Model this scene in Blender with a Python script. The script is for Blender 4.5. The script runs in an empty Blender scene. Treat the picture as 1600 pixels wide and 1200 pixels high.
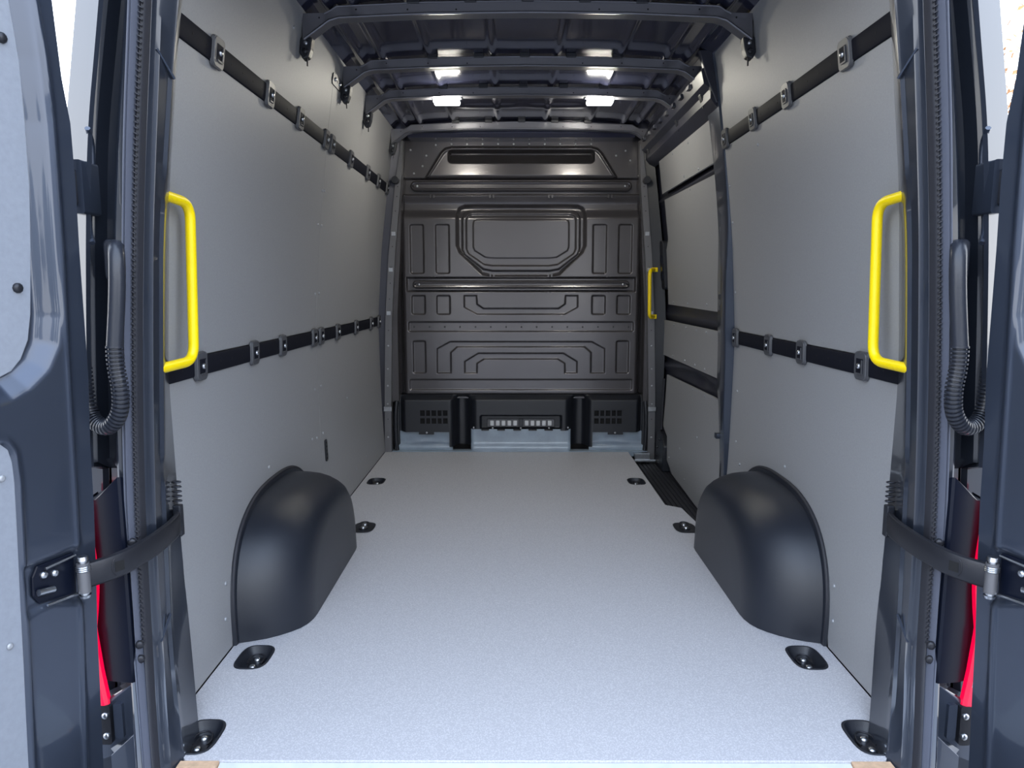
import bpy, bmesh, math, random
import numpy as np
from mathutils import Vector, Matrix
from mathutils.geometry import tessellate_polygon
random.seed(3)
SC = bpy.context.scene
COL = SC.collection
R = math.radians

# ------------------------------------------------------------------ camera, sky, exposure
cam_d = bpy.data.cameras.new('camera')
cam_d.sensor_width = 36.0
cam_d.lens = 36.0 * 1130.0 / 1600.0
cam_d.clip_start = 0.05
cam = bpy.data.objects.new('camera', cam_d)
COL.objects.link(cam)
cam.location = (-0.05, 0.0, 1.07)
cam.rotation_euler = (R(90) - math.atan(150 / 1130.0), 0, math.atan(2 / 1130.0))
SC.camera = cam

W = bpy.data.worlds.new('sky'); SC.world = W
W.use_nodes = True
nt = W.node_tree; nt.nodes.clear()
wo = nt.nodes.new('ShaderNodeOutputWorld'); bg = nt.nodes.new('ShaderNodeBackground')
tc = nt.nodes.new('ShaderNodeTexCoord'); sx = nt.nodes.new('ShaderNodeSeparateXYZ')
rp = nt.nodes.new('ShaderNodeValToRGB')
rp.color_ramp.elements[0].position = 0.0; rp.color_ramp.elements[0].color = (0.97, 0.985, 1.0, 1)
rp.color_ramp.elements[1].position = 0.75; rp.color_ramp.elements[1].color = (0.60, 0.73, 0.96, 1)
e = rp.color_ramp.elements.new(0.3); e.color = (0.82, 0.89, 1.0, 1)
nt.links.new(tc.outputs['Generated'], sx.inputs[0]); nt.links.new(sx.outputs[2], rp.inputs[0])
nt.links.new(rp.outputs[0], bg.inputs[0]); bg.inputs[1].default_value = 2.1
nt.links.new(bg.outputs[0], wo.inputs[0])

sun_d = bpy.data.lights.new('sun', 'SUN'); sun_d.energy = 3.0; sun_d.angle = R(2); sun_d.color = (1.0, 0.95, 0.86)
sun = bpy.data.objects.new('sun', sun_d); COL.objects.link(sun)
sun.rotation_euler = Vector((-0.35, -0.75, -0.75)).to_track_quat('-Z', 'Y').to_euler()   # from ahead of the van, high

SC.view_settings.view_transform = 'Standard'
SC.view_settings.look = 'None'
SC.view_settings.gamma = 1.0
SC.view_settings.use_curve_mapping = False
SC.cycles.diffuse_bounces = 8; SC.cycles.max_bounces = 14
SC.view_settings.exposure = 1.15

# ------------------------------------------------------------------ materials
def mat(name, col, rough=0.5, metal=0.0, coat=0.0, coat_rough=0.05, spec=0.5, noise=None, bump=None, emit=None, trans=None, grain=None):
    m = bpy.data.materials.new(name); m.use_nodes = True
    n = m.node_tree; b = n.nodes['Principled BSDF']
    b.inputs['Base Color'].default_value = (*col, 1); b.inputs['Roughness'].default_value = rough
    b.inputs['Metallic'].default_value = metal; b.inputs['Coat Weight'].default_value = coat
    b.inputs['Coat Roughness'].default_value = coat_rough; b.inputs['Specular IOR Level'].default_value = spec
    t = n.nodes.new('ShaderNodeTexCoord')
    if noise:
        sc, amt = noise
        x = n.nodes.new('ShaderNodeTexNoise'); x.inputs['Scale'].default_value = sc; x.inputs['Detail'].default_value = 4
        n.links.new(t.outputs['Object'], x.inputs['Vector'])
        r = n.nodes.new('ShaderNodeValToRGB')
        r.color_ramp.elements[0].position = 0.3; r.color_ramp.elements[1].position = 0.7
        r.color_ramp.elements[0].color = (*[c * (1 - amt) for c in col], 1)
        r.color_ramp.elements[1].color = (*[min(1, c * (1 + amt)) for c in col], 1)
        n.links.new(x.outputs['Fac'], r.inputs[0]); n.links.new(r.outputs[0], b.inputs['Base Color'])
    if bump:
        sc, st = bump
        x = n.nodes.new('ShaderNodeTexNoise'); x.inputs['Scale'].default_value = sc; x.inputs['Detail'].default_value = 3
        n.links.new(t.outputs['Object'], x.inputs['Vector'])
        k = n.nodes.new('ShaderNodeBump'); k.inputs['Strength'].default_value = st; k.inputs['Distance'].default_value = 0.002
        n.links.new(x.outputs['Fac'], k.inputs['Height']); n.links.new(k.outputs[0], b.inputs['Normal'])
    if emit:
        b.inputs['Emission Color'].default_value = (*emit[0], 1); b.inputs['Emission Strength'].default_value = emit[1]
    if trans:
        b.inputs['Transmission Weight'].default_value = trans
    return m

PAINT = mat('dark_blue_grey_paint', (0.050, 0.063, 0.093), 0.34, 0.6, 0.7, 0.05, noise=(3, 0.06))
PAINTP = mat('post_paint', (0.024, 0.030, 0.044), 0.30, 0.25, 0.8, 0.06, noise=(3, 0.06))
PAINTM = mat('matt_inner_paint', (0.060, 0.062, 0.080), 0.36, 0.5, 0.35, 0.20, noise=(4, 0.08))
ROOFM = mat('navy_roof_paint', (0.030, 0.033, 0.062), 0.15, 0.3, 0.4, 0.06)
DARKP = mat('dark_seal_paint', (0.018, 0.020, 0.034), 0.45, 0.1, 0.3, 0.25)
BOWM = mat('bow_paint', (0.155, 0.155, 0.175), 0.32, 0.5, 0.3, 0.15)
BULK = mat('bulkhead_paint', (0.085, 0.080, 0.086), 0.27, 0.45, 0.3, 0.14, noise=(3, 0.06))
PLY = mat('grey_faced_plywood', (0.305, 0.306, 0.312), 0.5, noise=(220, 0.05), bump=(700, 0.12))
PLYEDGE = mat('raw_plywood_edge', (0.62, 0.42, 0.27), 0.7, noise=(60, 0.15))
DPLY = mat('grey_door_lining', (0.25, 0.27, 0.31), 0.5, noise=(90, 0.05), bump=(500, 0.1))
BLACK = mat('black_plastic', (0.012, 0.014, 0.020), 0.42, bump=(400, 0.15))
GLOSSB = mat('gloss_black', (0.004, 0.006, 0.014), 0.3, spec=0.25)
RUB = mat('rubber', (0.105, 0.115, 0.15), 0.42, bump=(300, 0.1))
RUBD = mat('dark_rubber', (0.020, 0.021, 0.028), 0.6, bump=(300, 0.2))
HOSE = mat('hose_rubber', (0.020, 0.023, 0.032), 0.33, bump=(200, 0.15))
ARCH = mat('arch_moulded_plastic', (0.013, 0.016, 0.024), 0.36, bump=(900, 0.22))
STEEL = mat('zinc_steel', (0.55, 0.57, 0.60), 0.28, 1.0, noise=(40, 0.1))
DSTEEL = mat('dark_steel', (0.024, 0.025, 0.031), 0.36, 0.4, bump=(300, 0.1))
STRIP = mat('grey_metal_strip', (0.16, 0.16, 0.17), 0.42, 0.5)
SILL = mat('bright_sill_metal', (0.78, 0.82, 0.84), 0.35, 0.3, noise=(30, 0.06))
YEL = mat('yellow_powder_coat', (0.98, 0.72, 0.0), 0.35, noise=(8, 0.03))
RED = mat('red_lens', (0.85, 0.004, 0.05), 0.12, coat=0.5, emit=((1.0, 0.0, 0.05), 0.25))
WHL = mat('clear_lens', (0.85, 0.72, 0.75), 0.12, coat=0.5)
CLIPM = mat('grey_clip_plastic', (0.075, 0.077, 0.085), 0.42, bump=(300, 0.1))
RAILM = mat('black_rail', (0.008, 0.009, 0.015), 0.65, spec=0.12)
GREYPL = mat('light_grey_plastic', (0.55, 0.56, 0.58), 0.5)
SCREW = mat('screw_cap', (0.36, 0.37, 0.39), 0.35, 0.3)
HOLE = mat('hole_dark', (0.003, 0.003, 0.004), 0.8)
GALV = mat('blue_grey_crossmember', (0.27, 0.33, 0.40), 0.35, coat=0.4, noise=(12, 0.12))
LED = mat('led_lens', (1, 1, 1), 0.3, emit=((1.0, 0.95, 0.82), 62.0))
ASPH = mat('asphalt', (0.24, 0.24, 0.245), 0.9, noise=(30, 0.25), bump=(150, 0.6))
LEAF = mat('autumn_leaf', (0.42, 0.20, 0.07), 0.6, noise=(1.5, 0.4))
BARK = mat('bark', (0.10, 0.07, 0.05), 0.9, noise=(8, 0.3))

# floor: pale phenolic film with a fine woven grip pattern
FLOORM = bpy.data.materials.new('floor_film'); FLOORM.use_nodes = True
n = FLOORM.node_tree; b = n.nodes['Principled BSDF']; t = n.nodes.new('ShaderNodeTexCoord')
vor = n.nodes.new('ShaderNodeTexVoronoi'); vor.inputs['Scale'].default_value = 260
noi = n.nodes.new('ShaderNodeTexNoise'); noi.inputs['Scale'].default_value = 160; noi.inputs['Detail'].default_value = 5
n2 = n.nodes.new('ShaderNodeTexNoise'); n2.inputs['Scale'].default_value = 1.6
for q in (vor, noi, n2): n.links.new(t.outputs['Object'], q.inputs['Vector'])
mx = n.nodes.new('ShaderNodeMath'); mx.operation = 'MULTIPLY_ADD'; mx.inputs[1].default_value = 0.8; mx.inputs[2].default_value = 0
n.links.new(noi.outputs['Fac'], mx.inputs[0])
ad = n.nodes.new('ShaderNodeMath'); ad.operation = 'ADD'; n.links.new(mx.outputs[0], ad.inputs[0]); n.links.new(vor.outputs['Distance'], ad.inputs[1])
cr = n.nodes.new('ShaderNodeValToRGB'); cr.color_ramp.elements[0].position = 0.45; cr.color_ramp.elements[1].position = 1.1 if False else 1.0
cr.color_ramp.elements[0].color = (0.655, 0.650, 0.668, 1); cr.color_ramp.elements[1].color = (0.48, 0.478, 0.505, 1)
n.links.new(ad.outputs[0], cr.inputs[0]); n.links.new(cr.outputs[0], b.inputs['Base Color'])
b.inputs['Roughness'].default_value = 0.48
bp = n.nodes.new('ShaderNodeBump'); bp.inputs['Strength'].default_value = 0.25; bp.inputs['Distance'].default_value = 0.001
n.links.new(ad.outputs[0], bp.inputs['Height']); n.links.new(bp.outputs[0], b.inputs['Normal'])

# ------------------------------------------------------------------ object helpers
def tag(o, label=None, cat=None, group=None, kind=None):
    if label: o['label'] = label
    if cat: o['category'] = cat
    if group: o['group'] = group
    if kind: o['kind'] = kind
    return o

def link(o, parent=None):
    COL.objects.link(o)
    if parent is not None:
        o.parent = parent
        o.matrix_parent_inverse = parent.get('_w') and Matrix.Identity(4) or Matrix.Translation(-world_loc(parent))
    return o

def world_loc(o):
    v = Vector((0, 0, 0))
    return Vector(WL.get(o.name, (0, 0, 0)))
WL = {}

def empty(name, loc):
    o = bpy.data.objects.new(name, None); o.empty_display_size = 0.05
    o.location = loc; COL.objects.link(o); WL[o.name] = tuple(loc)
    return o

def finish(me, m, smooth=None):
    me.materials.append(m)
    if smooth is not None:
        me.polygons.foreach_set('use_smooth', [True] * len(me.polygons))
        me.set_sharp_from_angle(angle=R(smooth))
    me.update()
    return me

def mesh(name, V, F, m, parent=None, smooth=None, bevel=None, loc=None, recalc=True):
    me = bpy.data.meshes.new(name)
    me.from_pydata([tuple(map(float, v)) for v in V], [], F)
    if recalc:
        bm = bmesh.new(); bm.from_mesh(me)
        bmesh.ops.recalc_face_normals(bm, faces=bm.faces); bm.to_mesh(me); bm.free()
    finish(me, m, smooth)
    return put(name, me, parent, loc, bevel=bevel)

def put(name, me, parent=None, loc=None, rot=None, bevel=None):
    o = bpy.data.objects.new(name, me)
    if loc is not None: o.location = loc
    if rot is not None: o.rotation_euler = rot
    link(o, parent)
    WL[o.name] = tuple(o.location) if loc is not None else (0, 0, 0)
    if bevel:
        b = o.modifiers.new('bevel', 'BEVEL'); b.width = bevel; b.segments = 2; b.limit_method = 'ANGLE'; b.angle_limit = R(35)
    return o

class MB:
    def __init__(s): s.V = []; s.F = []
    def add(s, V, F):
        k = len(s.V); s.V += [tuple(v) for v in V]; s.F += [tuple(i + k for i in f) for f in F]; return s
    def box(s, x0, x1, y0, y1, z0, z1):
        V = [(x, y, z) for x in (x0, x1) for y in (y0, y1) for z in (z0, z1)]
        return s.add(V, [(0, 1, 3, 2), (4, 6, 7, 5), (0, 4, 5, 1), (2, 3, 7, 6), (0, 2, 6, 4), (1, 5, 7, 3)])
    def prism(s, poly, f0, f1):
        """poly: 2-D points; f0,f1 map a 2-D point to 3-D on the two caps"""
        n_ = len(poly); V = [f0(*p) for p in poly] + [f1(*p) for p in poly]
        F = [tuple(range(n_)), tuple(range(2 * n_ - 1, n_ - 1, -1))]
        F += [(i, (i + 1) % n_, n_ + (i + 1) % n_, n_ + i) for i in range(n_)]
        return s.add(V, F)
    def tube(s, P, r, seg=12, cap=True, rr=None):
        P = [Vector(p) for p in P]; n_ = len(P); k = len(s.V)
        up = None
        for i, p in enumerate(P):
            d = (P[min(i + 1, n_ - 1)] - P[max(i - 1, 0)]).normalized()
            if up is None:
                up = Vector((0, 0, 1)) if abs(d.z) < 0.9 else Vector((1, 0, 0))
            a = d.cross(up).normalized(); c = a.cross(d).normalized(); up = c
            q = rr[i] if rr else r
            for j in range(seg):
                th = 2 * math.pi * j / seg
                s.V.append(tuple(p + a * (q * math.cos(th)) + c * (q * math.sin(th))))
        for i in range(n_ - 1):
            for j in range(seg):
                j2 = (j + 1) % seg
                s.F.append((k + i * seg + j, k + i * seg + j2, k + (i + 1) * seg + j2, k + (i + 1) * seg + j))
        if cap:
            s.F.append(tuple(k + j for j in range(seg))); s.F.append(tuple(k + (n_ - 1) * seg + j for j in range(seg)))
        return s
    def loft(s, rows, close=False):
        """rows: list of equally long point lists"""
        k = len(s.V); m_ = len(rows[0])
        for r_ in rows: s.V += [tuple(p) for p in r_]
        for i in range(len(rows) - 1):
            for j in range(m_ - (0 if close else 1)):
                j2 = (j + 1) % m_
                s.F.append((k + i * m_ + j, k + i * m_ + j2, k + (i + 1) * m_ + j2, k + (i + 1) * m_ + j))
        return s
    def build(s, name, m, parent=None, smooth=None, bevel=None, loc=None, recalc=True):
        return mesh(name, s.V, s.F, m, parent, smooth, bevel, loc, recalc)
    def data(s, name, m, smooth=None):
        me = bpy.data.meshes.new(name); me.from_pydata([tuple(map(float, v)) for v in s.V], [], s.F)
        bm = bmesh.new(); bm.from_mesh(me); bmesh.ops.recalc_face_normals(bm, faces=bm.faces); bm.to_mesh(me); bm.free()
        return finish(me, m, smooth)

def rrect(x0, x1, y0, y1, r, seg=4):
    P = []
    for cx, cy, a0 in ((x1 - r, y1 - r, 0), (x0 + r, y1 - r, 90), (x0 + r, y0 + r, 180), (x1 - r, y0 + r, 270)):
        for i in range(seg + 1):
            a = R(a0 + 90 * i / seg); P.append((cx + r * math.cos(a), cy + r * math.sin(a)))
    return P

def smoothpath(P, it=3):
    P = [Vector(p) for p in P]
    for _ in range(it):
        Q = [P[0]]
        for a, b_ in zip(P[:-1], P[1:]): Q += [a * 0.75 + b_ * 0.25, a * 0.25 + b_ * 0.75]
        Q.append(P[-1]); P = Q
    return P

PZ = [-0.4, 0, .35, .86, 1.3, 1.685, 1.85, 2.03, 2.1]; PX = [.885, .893, .908, .915, .885, .838, .815, .785, .772]
_zz = np.linspace(-0.4, 2.1, 126); _xx = np.interp(_zz, PZ, PX); _k = np.ones(9) / 9
_xs = np.convolve(np.pad(_xx, 4, mode='edge'), _k, 'valid'); _xs[:4] = _xx[:4]; _xs[-4:] = _xx[-4:]
def prof(z): return float(np.interp(z, _zz, _xs))
def wl(s, y, z, off=0.0): return (s * (prof(z) - off), y, z)

# signed distance to a polygon (negative inside), vectorised
def sdf_poly(X, Y, P):
    d = np.full(X.shape, 1e9); ins = np.zeros(X.shape, bool); n_ = len(P)
    for i in range(n_):
        ax, ay = P[i]; bx, by = P[(i + 1) % n_]
        ex, ey = bx - ax, by - ay; wx, wy = X - ax, Y - ay
        t_ = np.clip((wx * ex + wy * ey) / (ex * ex + ey * ey + 1e-12), 0, 1)
        d = np.minimum(d, (wx - ex * t_) ** 2 + (wy - ey * t_) ** 2)
        c1 = (ay <= Y) != (by <= Y)
        with np.errstate(divide='ignore', invalid='ignore'):
            xi = ax + (Y - ay) / (ey if abs(ey) > 1e-12 else 1e-12) * ex
        ins ^= c1 & (X < xi)
    d = np.sqrt(d); return np.where(ins, -d, d)
def sst(t_): t_ = np.clip(t_, 0, 1); return t_ * t_ * (3 - 2 * t_)
def pocket(X, Y, P, depth, w=0.010, r=0.008):
    """height added inside P; edge of width w centred on the outline; r rounds the corners"""
    d = sdf_poly(X, Y, P)
    if r:
        d = np.where(d > -r, d, d)
    return depth * sst(0.5 - d / w)
def grid(name, U, Vv, fn, m, parent=None, mask=None, smooth=None, flip=False):
    """U,Vv 1-D arrays -> fn(UU,VV) gives X,Y,Z arrays"""
    UU, VV = np.meshgrid(U, Vv, indexing='ij'); X, Y, Z = fn(UU, VV)
    nu, nv = UU.shape
    co = np.stack([X, Y, Z], -1).reshape(-1, 3)
    idx = np.arange(nu * nv).reshape(nu, nv)
    q = np.stack([idx[:-1, :-1], idx[1:, :-1], idx[1:, 1:], idx[:-1, 1:]], -1)
    if mask is not None:
        cu = (UU[:-1, :-1] + UU[1:, 1:]) / 2; cv = (VV[:-1, :-1] + VV[1:, 1:]) / 2
        q = q[mask(cu, cv)]
    q = q.reshape(-1, 4)
    if flip: q = q[:, ::-1]
    used = np.unique(q); rem = np.full(nu * nv, -1); rem[used] = np.arange(len(used))
    co = co[used]; q = rem[q]
    me = bpy.data.meshes.new(name)
    me.vertices.add(len(co)); me.vertices.foreach_set('co', co.astype(np.float32).ravel())
    me.loops.add(q.size); me.loops.foreach_set('vertex_index', q.astype(np.int32).ravel())
    me.polygons.add(len(q)); me.polygons.foreach_set('loop_start', np.arange(0, q.size, 4, dtype=np.int32))
    me.update(calc_edges=True)
    me.polygons.foreach_set('use_smooth', [True] * len(q))
    me.materials.append(m); me.validate()
    o = bpy.data.objects.new(name, me); link(o, parent); WL[o.name] = (0, 0, 0)
    return o
def arange2(a, b, st): return np.linspace(a, b, int(round((b - a) / st)) + 1)

# shared small meshes: +Z is the outward axis
def disc_bolt(r, h, seg=10, dome=0.3):
    V = []; F = []
    for k, (rr, z) in enumerate(((r, 0), (r, h * 0.5), (r * 0.7, h * 0.9), (r * 0.35, h))):
        for j in range(seg):
            a = 2 * math.pi * j / seg; V.append((rr * math.cos(a), rr * math.sin(a), z))
    for k in range(3):
        for j in range(seg): F.append((k * seg + j, k * seg + (j + 1) % seg, (k + 1) * seg + (j + 1) % seg, (k + 1) * seg + j))
    F.append(tuple(3 * seg + j for j in range(seg)))
    return V, F
def bolt_data(name, r, h, m, seg=10):
    q = MB(); q.add(*disc_bolt(r, h, seg)); return q.data(name, m, 50)
SCREWD = bolt_data('screw', 0.0065, 0.004, SCREW)
BOLTD = bolt_data('bolt', 0.008, 0.007, STEEL)
BOLTBIG = bolt_data('bolt', 0.0105, 0.009, STEEL)
BOLTDK = bolt_data('bolt', 0.010, 0.008, DSTEEL)
HOLED = bolt_data('bolt_hole', 0.0055, 0.0006, HOLE, 8)
HOLES = bolt_data('bolt_hole', 0.0032, 0.0006, HOLE, 8)
def rot_to(nv): return Vector(nv).to_track_quat('Z', 'Y').to_euler()
def dot(name, me, loc, nv, parent):
    return put(name, me, parent, loc, rot_to(nv))
def wall_normal(s, z):
    dx = (prof(z + .02) - prof(z - .02)) / .04
    return Vector((-s, 0, dx)).normalized()

# ------------------------------------------------------------------ ground and surroundings
g = MB()
N = 14
xs = np.linspace(-40, 40, N); ys = np.linspace(-35, 60, N)
g.loft([[(x, y, -0.66) for y in ys] for x in xs])
tag(g.build('ground', ASPH), 'grey asphalt ground around the van', kind='structure')

def tree(loc, h, rad, nleaf, label, seed):
    rnd = random.Random(seed)
    root = empty('tree', loc); tag(root, label, 'tree')
    x, y, z = loc
    w = MB(); w.tube([(x, y, z), (x + .1, y, z + h * .35), (x, y + .1, z + h * .6), (x - .1, y, z + h * .85)], .2, 8, rr=[.22, .17, .11, .04])
    for k in range(12):
        a = rnd.uniform(0, 6.28); z0 = z + h * rnd.uniform(.3, .7); r_ = rad * rnd.uniform(.5, .9)
        w.tube([(x, y, z0), (x + r_ * .5 * math.cos(a), y + r_ * .5 * math.sin(a), z0 + .4), (x + r_ * math.cos(a), y + r_ * math.sin(a), z0 + 1.2)], .05, 6, rr=[.08, .05, .02])
    w.build('trunk', BARK, root, 60)
    f = MB()
    for k in range(nleaf):
        d = Vector((rnd.gauss(0, 1), rnd.gauss(0, 1), rnd.gauss(0, 1))).normalized() * rad * rnd.uniform(.35, 1) ** .5
        c = Vector((x, y, z + h * .66)) + Vector((d.x, d.y, d.z * 1.1)); s_ = rnd.uniform(.05, .10)
        a = Vector((rnd.uniform(-1, 1), rnd.uniform(-1, 1), rnd.uniform(-1, 1))).normalized(); b_ = a.orthogonal().normalized()
        f.add([c - a * s_, c + b_ * s_ * .6, c + a * s_, c - b_ * s_ * .6], [(0, 1, 2, 3)])
    o = f.build('foliage', LEAF, root, recalc=False); o['kind'] = 'stuff'
tree((12.2, 14.5, -0.66), 7.5, 3.2, 3600, 'autumn tree with sparse brown leaves beyond the van, by its right-hand door', 5)
tree((-13.5, 16, -0.66), 5.0, 1.9, 2000, 'low tree with brown leaves seen in the gap beside the left-hand rear door', 8)

row = []  # unseen tree row added behind the camera, giving the glossy paint something to reflect
for k in range(9):
    loc = (-24 + 6.0 * k + random.uniform(-.3, .3), -17 + random.uniform(-1, 1), -0.66)
    r_ = empty('tree', loc); tag(r_, 'unseen tree in the row added behind the camera for the van paint to reflect', 'tree', 'unseen tree row added for reflections')
    if k == 0:
        w = MB(); w.tube([(0, 0, 0), (.1, 0, 1.5), (0, .1, 3), (0, 0, 4.5)], .2, 8, rr=[.25, .2, .14, .04]); tw = w.data('trunk', BARK, 60)
        f = MB(); rnd = random.Random(11)
        for i in range(2600):
            d = Vector((rnd.gauss(0, 1), rnd.gauss(0, 1), rnd.gauss(0, 1))).normalized() * 2.5 * rnd.uniform(.3, 1) ** .5
            c = Vector((0, 0, 3.1)) + Vector((d.x, d.y, d.z * .95)); s_ = rnd.uniform(.12, .24)
            a = Vector((rnd.uniform(-1, 1), rnd.uniform(-1, 1), rnd.uniform(-1, 1))).normalized(); b_ = a.orthogonal().normalized()
            f.add([c - a * s_, c + b_ * s_ * .6, c + a * s_, c - b_ * s_ * .6], [(0, 1, 2, 3)])
        tf = f.data('foliage', mat('dark_leaf', (0.05, 0.065, 0.03), 0.6))
    for nm, me in (('trunk', tw), ('foliage', tf)):
        o = bpy.data.objects.new(nm, me); COL.objects.link(o); o.parent = r_
        if nm == 'foliage': o['kind'] = 'stuff'

# ------------------------------------------------------------------ body shell and walls
def shell(s, name, label):
    root = empty(name, (s * .95, 1.6, -0.05)); tag(root, label, kind='structure')
    q = MB(); zs = np.linspace(-0.35, 2.17, 22)
    q.loft([[(s * (prof(min(z, 2.08)) + .165 if z < 2.0 else prof(2.0) + .165 - (z - 2.0) * .6), y, z) for z in zs] for y in (1.70, 2.4, 3.3, 4.2, 5.0)])
    q.build('body_side_panel', PAINT, root, 60)
    q = MB(); zs = np.linspace(-0.10, 2.08, 22)
    if s < 0: q.loft([[wl(s, y, z, -.022) for z in zs] for y in (1.70, 3.2, 4.75)])
    else: q.loft([[wl(s, y, z, -.022) for z in zs] for y in (1.70, 2.4, 3.165)])
    q.build('inner_panel', PAINTM, root, 60)
    return root

WLR = shell(-1, 'wall_left', 'left inner side of the cargo bay lined in grey plywood')
WRR = shell(1, 'wall_right', 'right inner side of the cargo bay lined in grey plywood, up to the sliding door')

screwsL = [(3.26, 1.874), (3.155, 1.48), (3.19, 1.484), (3.135, 1.337), (3.188, 1.337), (3.195, 1.048), (3.131, 1.045), (3.21, .636), (3.11, .633), (3.205, .421), (3.105, .42), (3.697, .506), (4.207, .504), (2.481, .445), (3.03, .43), (2.043, .203), (2.019, .103), (4.091, .105), (3.815, .103), (4.5, 1.9), (2.6, 1.95), (1.95, 1.95)]
screwsR = [(2.753, 1.593), (3.128, 1.496), (3.125, 1.343), (3.125, 1.054), (3.074, .631), (3.054, .415), (2.985, .332), (2.495, .445), (2.048, .195), (2.033, .092)]
def arch_cut(y, z):  # inside the wheel arch outline?
    return abs((y - 2.60) / .515) ** 2.5 + abs(z / .415) ** 2.5 < 1 and z < .42
def panel(s, y0, y1, z0, z1, parent, th=.012, arch=False, nz=10, rake=0.0):
    q = MB(); zs = list(np.linspace(z0, z1, nz))
    def row(y, off): return [wl(s, y + rake * (z - .9), z, off) for z in zs]
    if arch:
        ys = list(np.linspace(y0, y1, 40)); low = []
        for y in ys:
            a = 1 - abs((y - 2.52) / .445) ** 2.7
            low.append(max(z0, (.375 * a ** (1 / 2.7)) if a > 0 else z0))
        fr = [[wl(s, y, lo + (z1 - lo) * k / (nz - 1), 0) for k in range(nz)] for y, lo in zip(ys, low)]
        bk = [[wl(s, y, lo + (z1 - lo) * k / (nz - 1), -th) for k in range(nz)] for y, lo in zip(ys, low)]
        q.loft(fr); q.loft(bk)
        q.loft([[r[0] for r in fr], [r[0] for r in bk]]); q.loft([[r[-1] for r in fr], [r[-1] for r in bk]])
        q.loft([fr[0], bk[0]]); q.loft([fr[-1], bk[-1]])
    else:
        a, b_, c, d = row(y0, 0), row(y1, 0), row(y1, -th), row(y0, -th)
        q.loft([a, b_, c, d, a]); q.add([a[0], b_[0], c[0], d[0]], [(0, 1, 2, 3)]); q.add([a[-1], b_[-1], c[-1], d[-1]], [(0, 1, 2, 3)])
    o = q.build('plywood_panel', PLY, parent, 40, recalc=not arch)
    for (y, z) in (screwsL if s < 0 else screwsR):
        if y0 < y < y1 and z0 < z < z1:
            p = wl(s, y, z, 0.0); dot('screw', SCREWD, p, wall_normal(s, z), o)
    return o
SEAM = 3.165
BANDS = [(0.004, .830, True), (.888, 1.657, False), (1.713, 2.045, False)]
for z0, z1, ar in BANDS:
    panel(-1, 1.715, SEAM - .0012, z0, z1, WLR, arch=ar)
    panel(-1, SEAM + .0012, 4.66, z0, z1, WLR)
    panel(1, 1.715, 3.150, z0, z1, WRR, arch=ar)
# backing strip behind the rails and seams
for s, y1, root in ((-1, 4.66, WLR), (1, 3.150, WRR)):
    for z0, z1 in ((.826, .892), (1.653, 1.717)):
        q = MB(); q.loft([[wl(s, y, z, -.011) for z in np.linspace(z0, z1, 4)] for y in np.linspace(1.715, y1, 5)]); q.build('backing_strip', PLY, root, 40)
# slotted plates on the left wall
def slotted(yc, zc, ly, lz, parent, vert):
    q = MB(); P = rrect(yc - ly / 2, yc + ly / 2, zc - lz / 2, zc + lz / 2, min(ly, lz) * .3)
    q.prism(P, lambda y, z: wl(-1, y, z, .0005), lambda y, z: wl(-1, y, z, .005))
    o = q.build('slotted_plate', DSTEEL, parent, 40)
    nh = 5
    for i in range(nh):
        f = (i + .5) / nh - .5
        y, z = (yc, zc + f * lz * .9) if vert else (yc + f * ly * .9, zc)
        dot('bolt', BOLTD if (i % 2 == 0 and not vert) else HOLED, wl(-1, y, z, .0055), wall_normal(-1, z), o)
slotted(3.245, 1.935, .22, .045, WLR, False)
slotted(3.235, .335, .035, .10, WLR, True)

# ------------------------------------------------------------------ lashing rails
def clip_data():
    q = MB()
    P = rrect(-.036, .036, -.040, .040, .014)
    out = []
    q.prism(P, lambda a, c: (a, c, 0), lambda a, c: (a * .97, c * .97, .007))
    q.prism([(p[0] * .90, p[1] * .94) for p in P], lambda a, c: (a, c, .0065), lambda a, c: (a * .95, c * .97, .0095))
    return q.data('clip', CLIPM, 35)
CLIPD = clip_data()
def pocket_data():
    q = MB(); q.box(-.019, .019, -.020, .020, .0, .0105); return q.data('clip_pocket', RAILM, 35)
POCKD = pocket_data()
def frame_data():
    q = MB(); q.box(-.014, .017, -.023, -.019, .0, .013); q.box(.014, .018, -.023, .017, 0, .013); return q.data('pocket_rim', CLIPM, 35)
RIMD = frame_data()
def rail(s, z, ys, y0, y1, label):
    root = empty('lashing_rail', (s * prof(z), y0, z)); tag(root, label, 'rail')
    q = MB(); h = .0265
    yy = np.linspace(y0, y1, 8)
    pr = [(-h, 0), (-h, .008), (-h + .004, .010), (h - .004, .010), (h, .008), (h, 0)]
    q.loft([[wl(s, y, z + a, c - .004) for a, c in pr] for y in yy], close=False)
    for y in (y0, y1): q.add([wl(s, y, z + a, c - .004) for a, c in pr], [tuple(range(6))])
    q.build('rail_strip', RAILM, root, 30)
    nv = wall_normal(s, z)
    # frame with local x = +Y, local z = inward normal
    zx = nv; xx = Vector((0, 1, 0)); yx = zx.cross(xx)
    M = Matrix((xx, yx, zx)).transposed().to_euler()
    up = 1 if yx.z > 0 else -1
    for y in ys:
        p = wl(s, y, z, .004)
        c = put('clip', CLIPD, root, p, M)
        if True:
            c2 = put('clip_pocket', POCKD, None, (0, 0, 0)); c2.parent = c
            r2 = put('pocket_rim', RIMD, None, (0, 0, 0)); r2.parent = c
            if up < 0: r2.rotation_euler = (0, 0, math.pi)
            b2 = put('bolt', BOLTD, None, (0, 0, .0105)); b2.parent = c
    y = y0 + .06; k = 0
    while y < y1:
        if min(abs(y - c) for c in ys) > .05 and y < 3.2:
            dot('bolt_hole', HOLES, wl(s, y, z, .0063), nv, root)
        y += .083; k += 1
    return root
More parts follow.
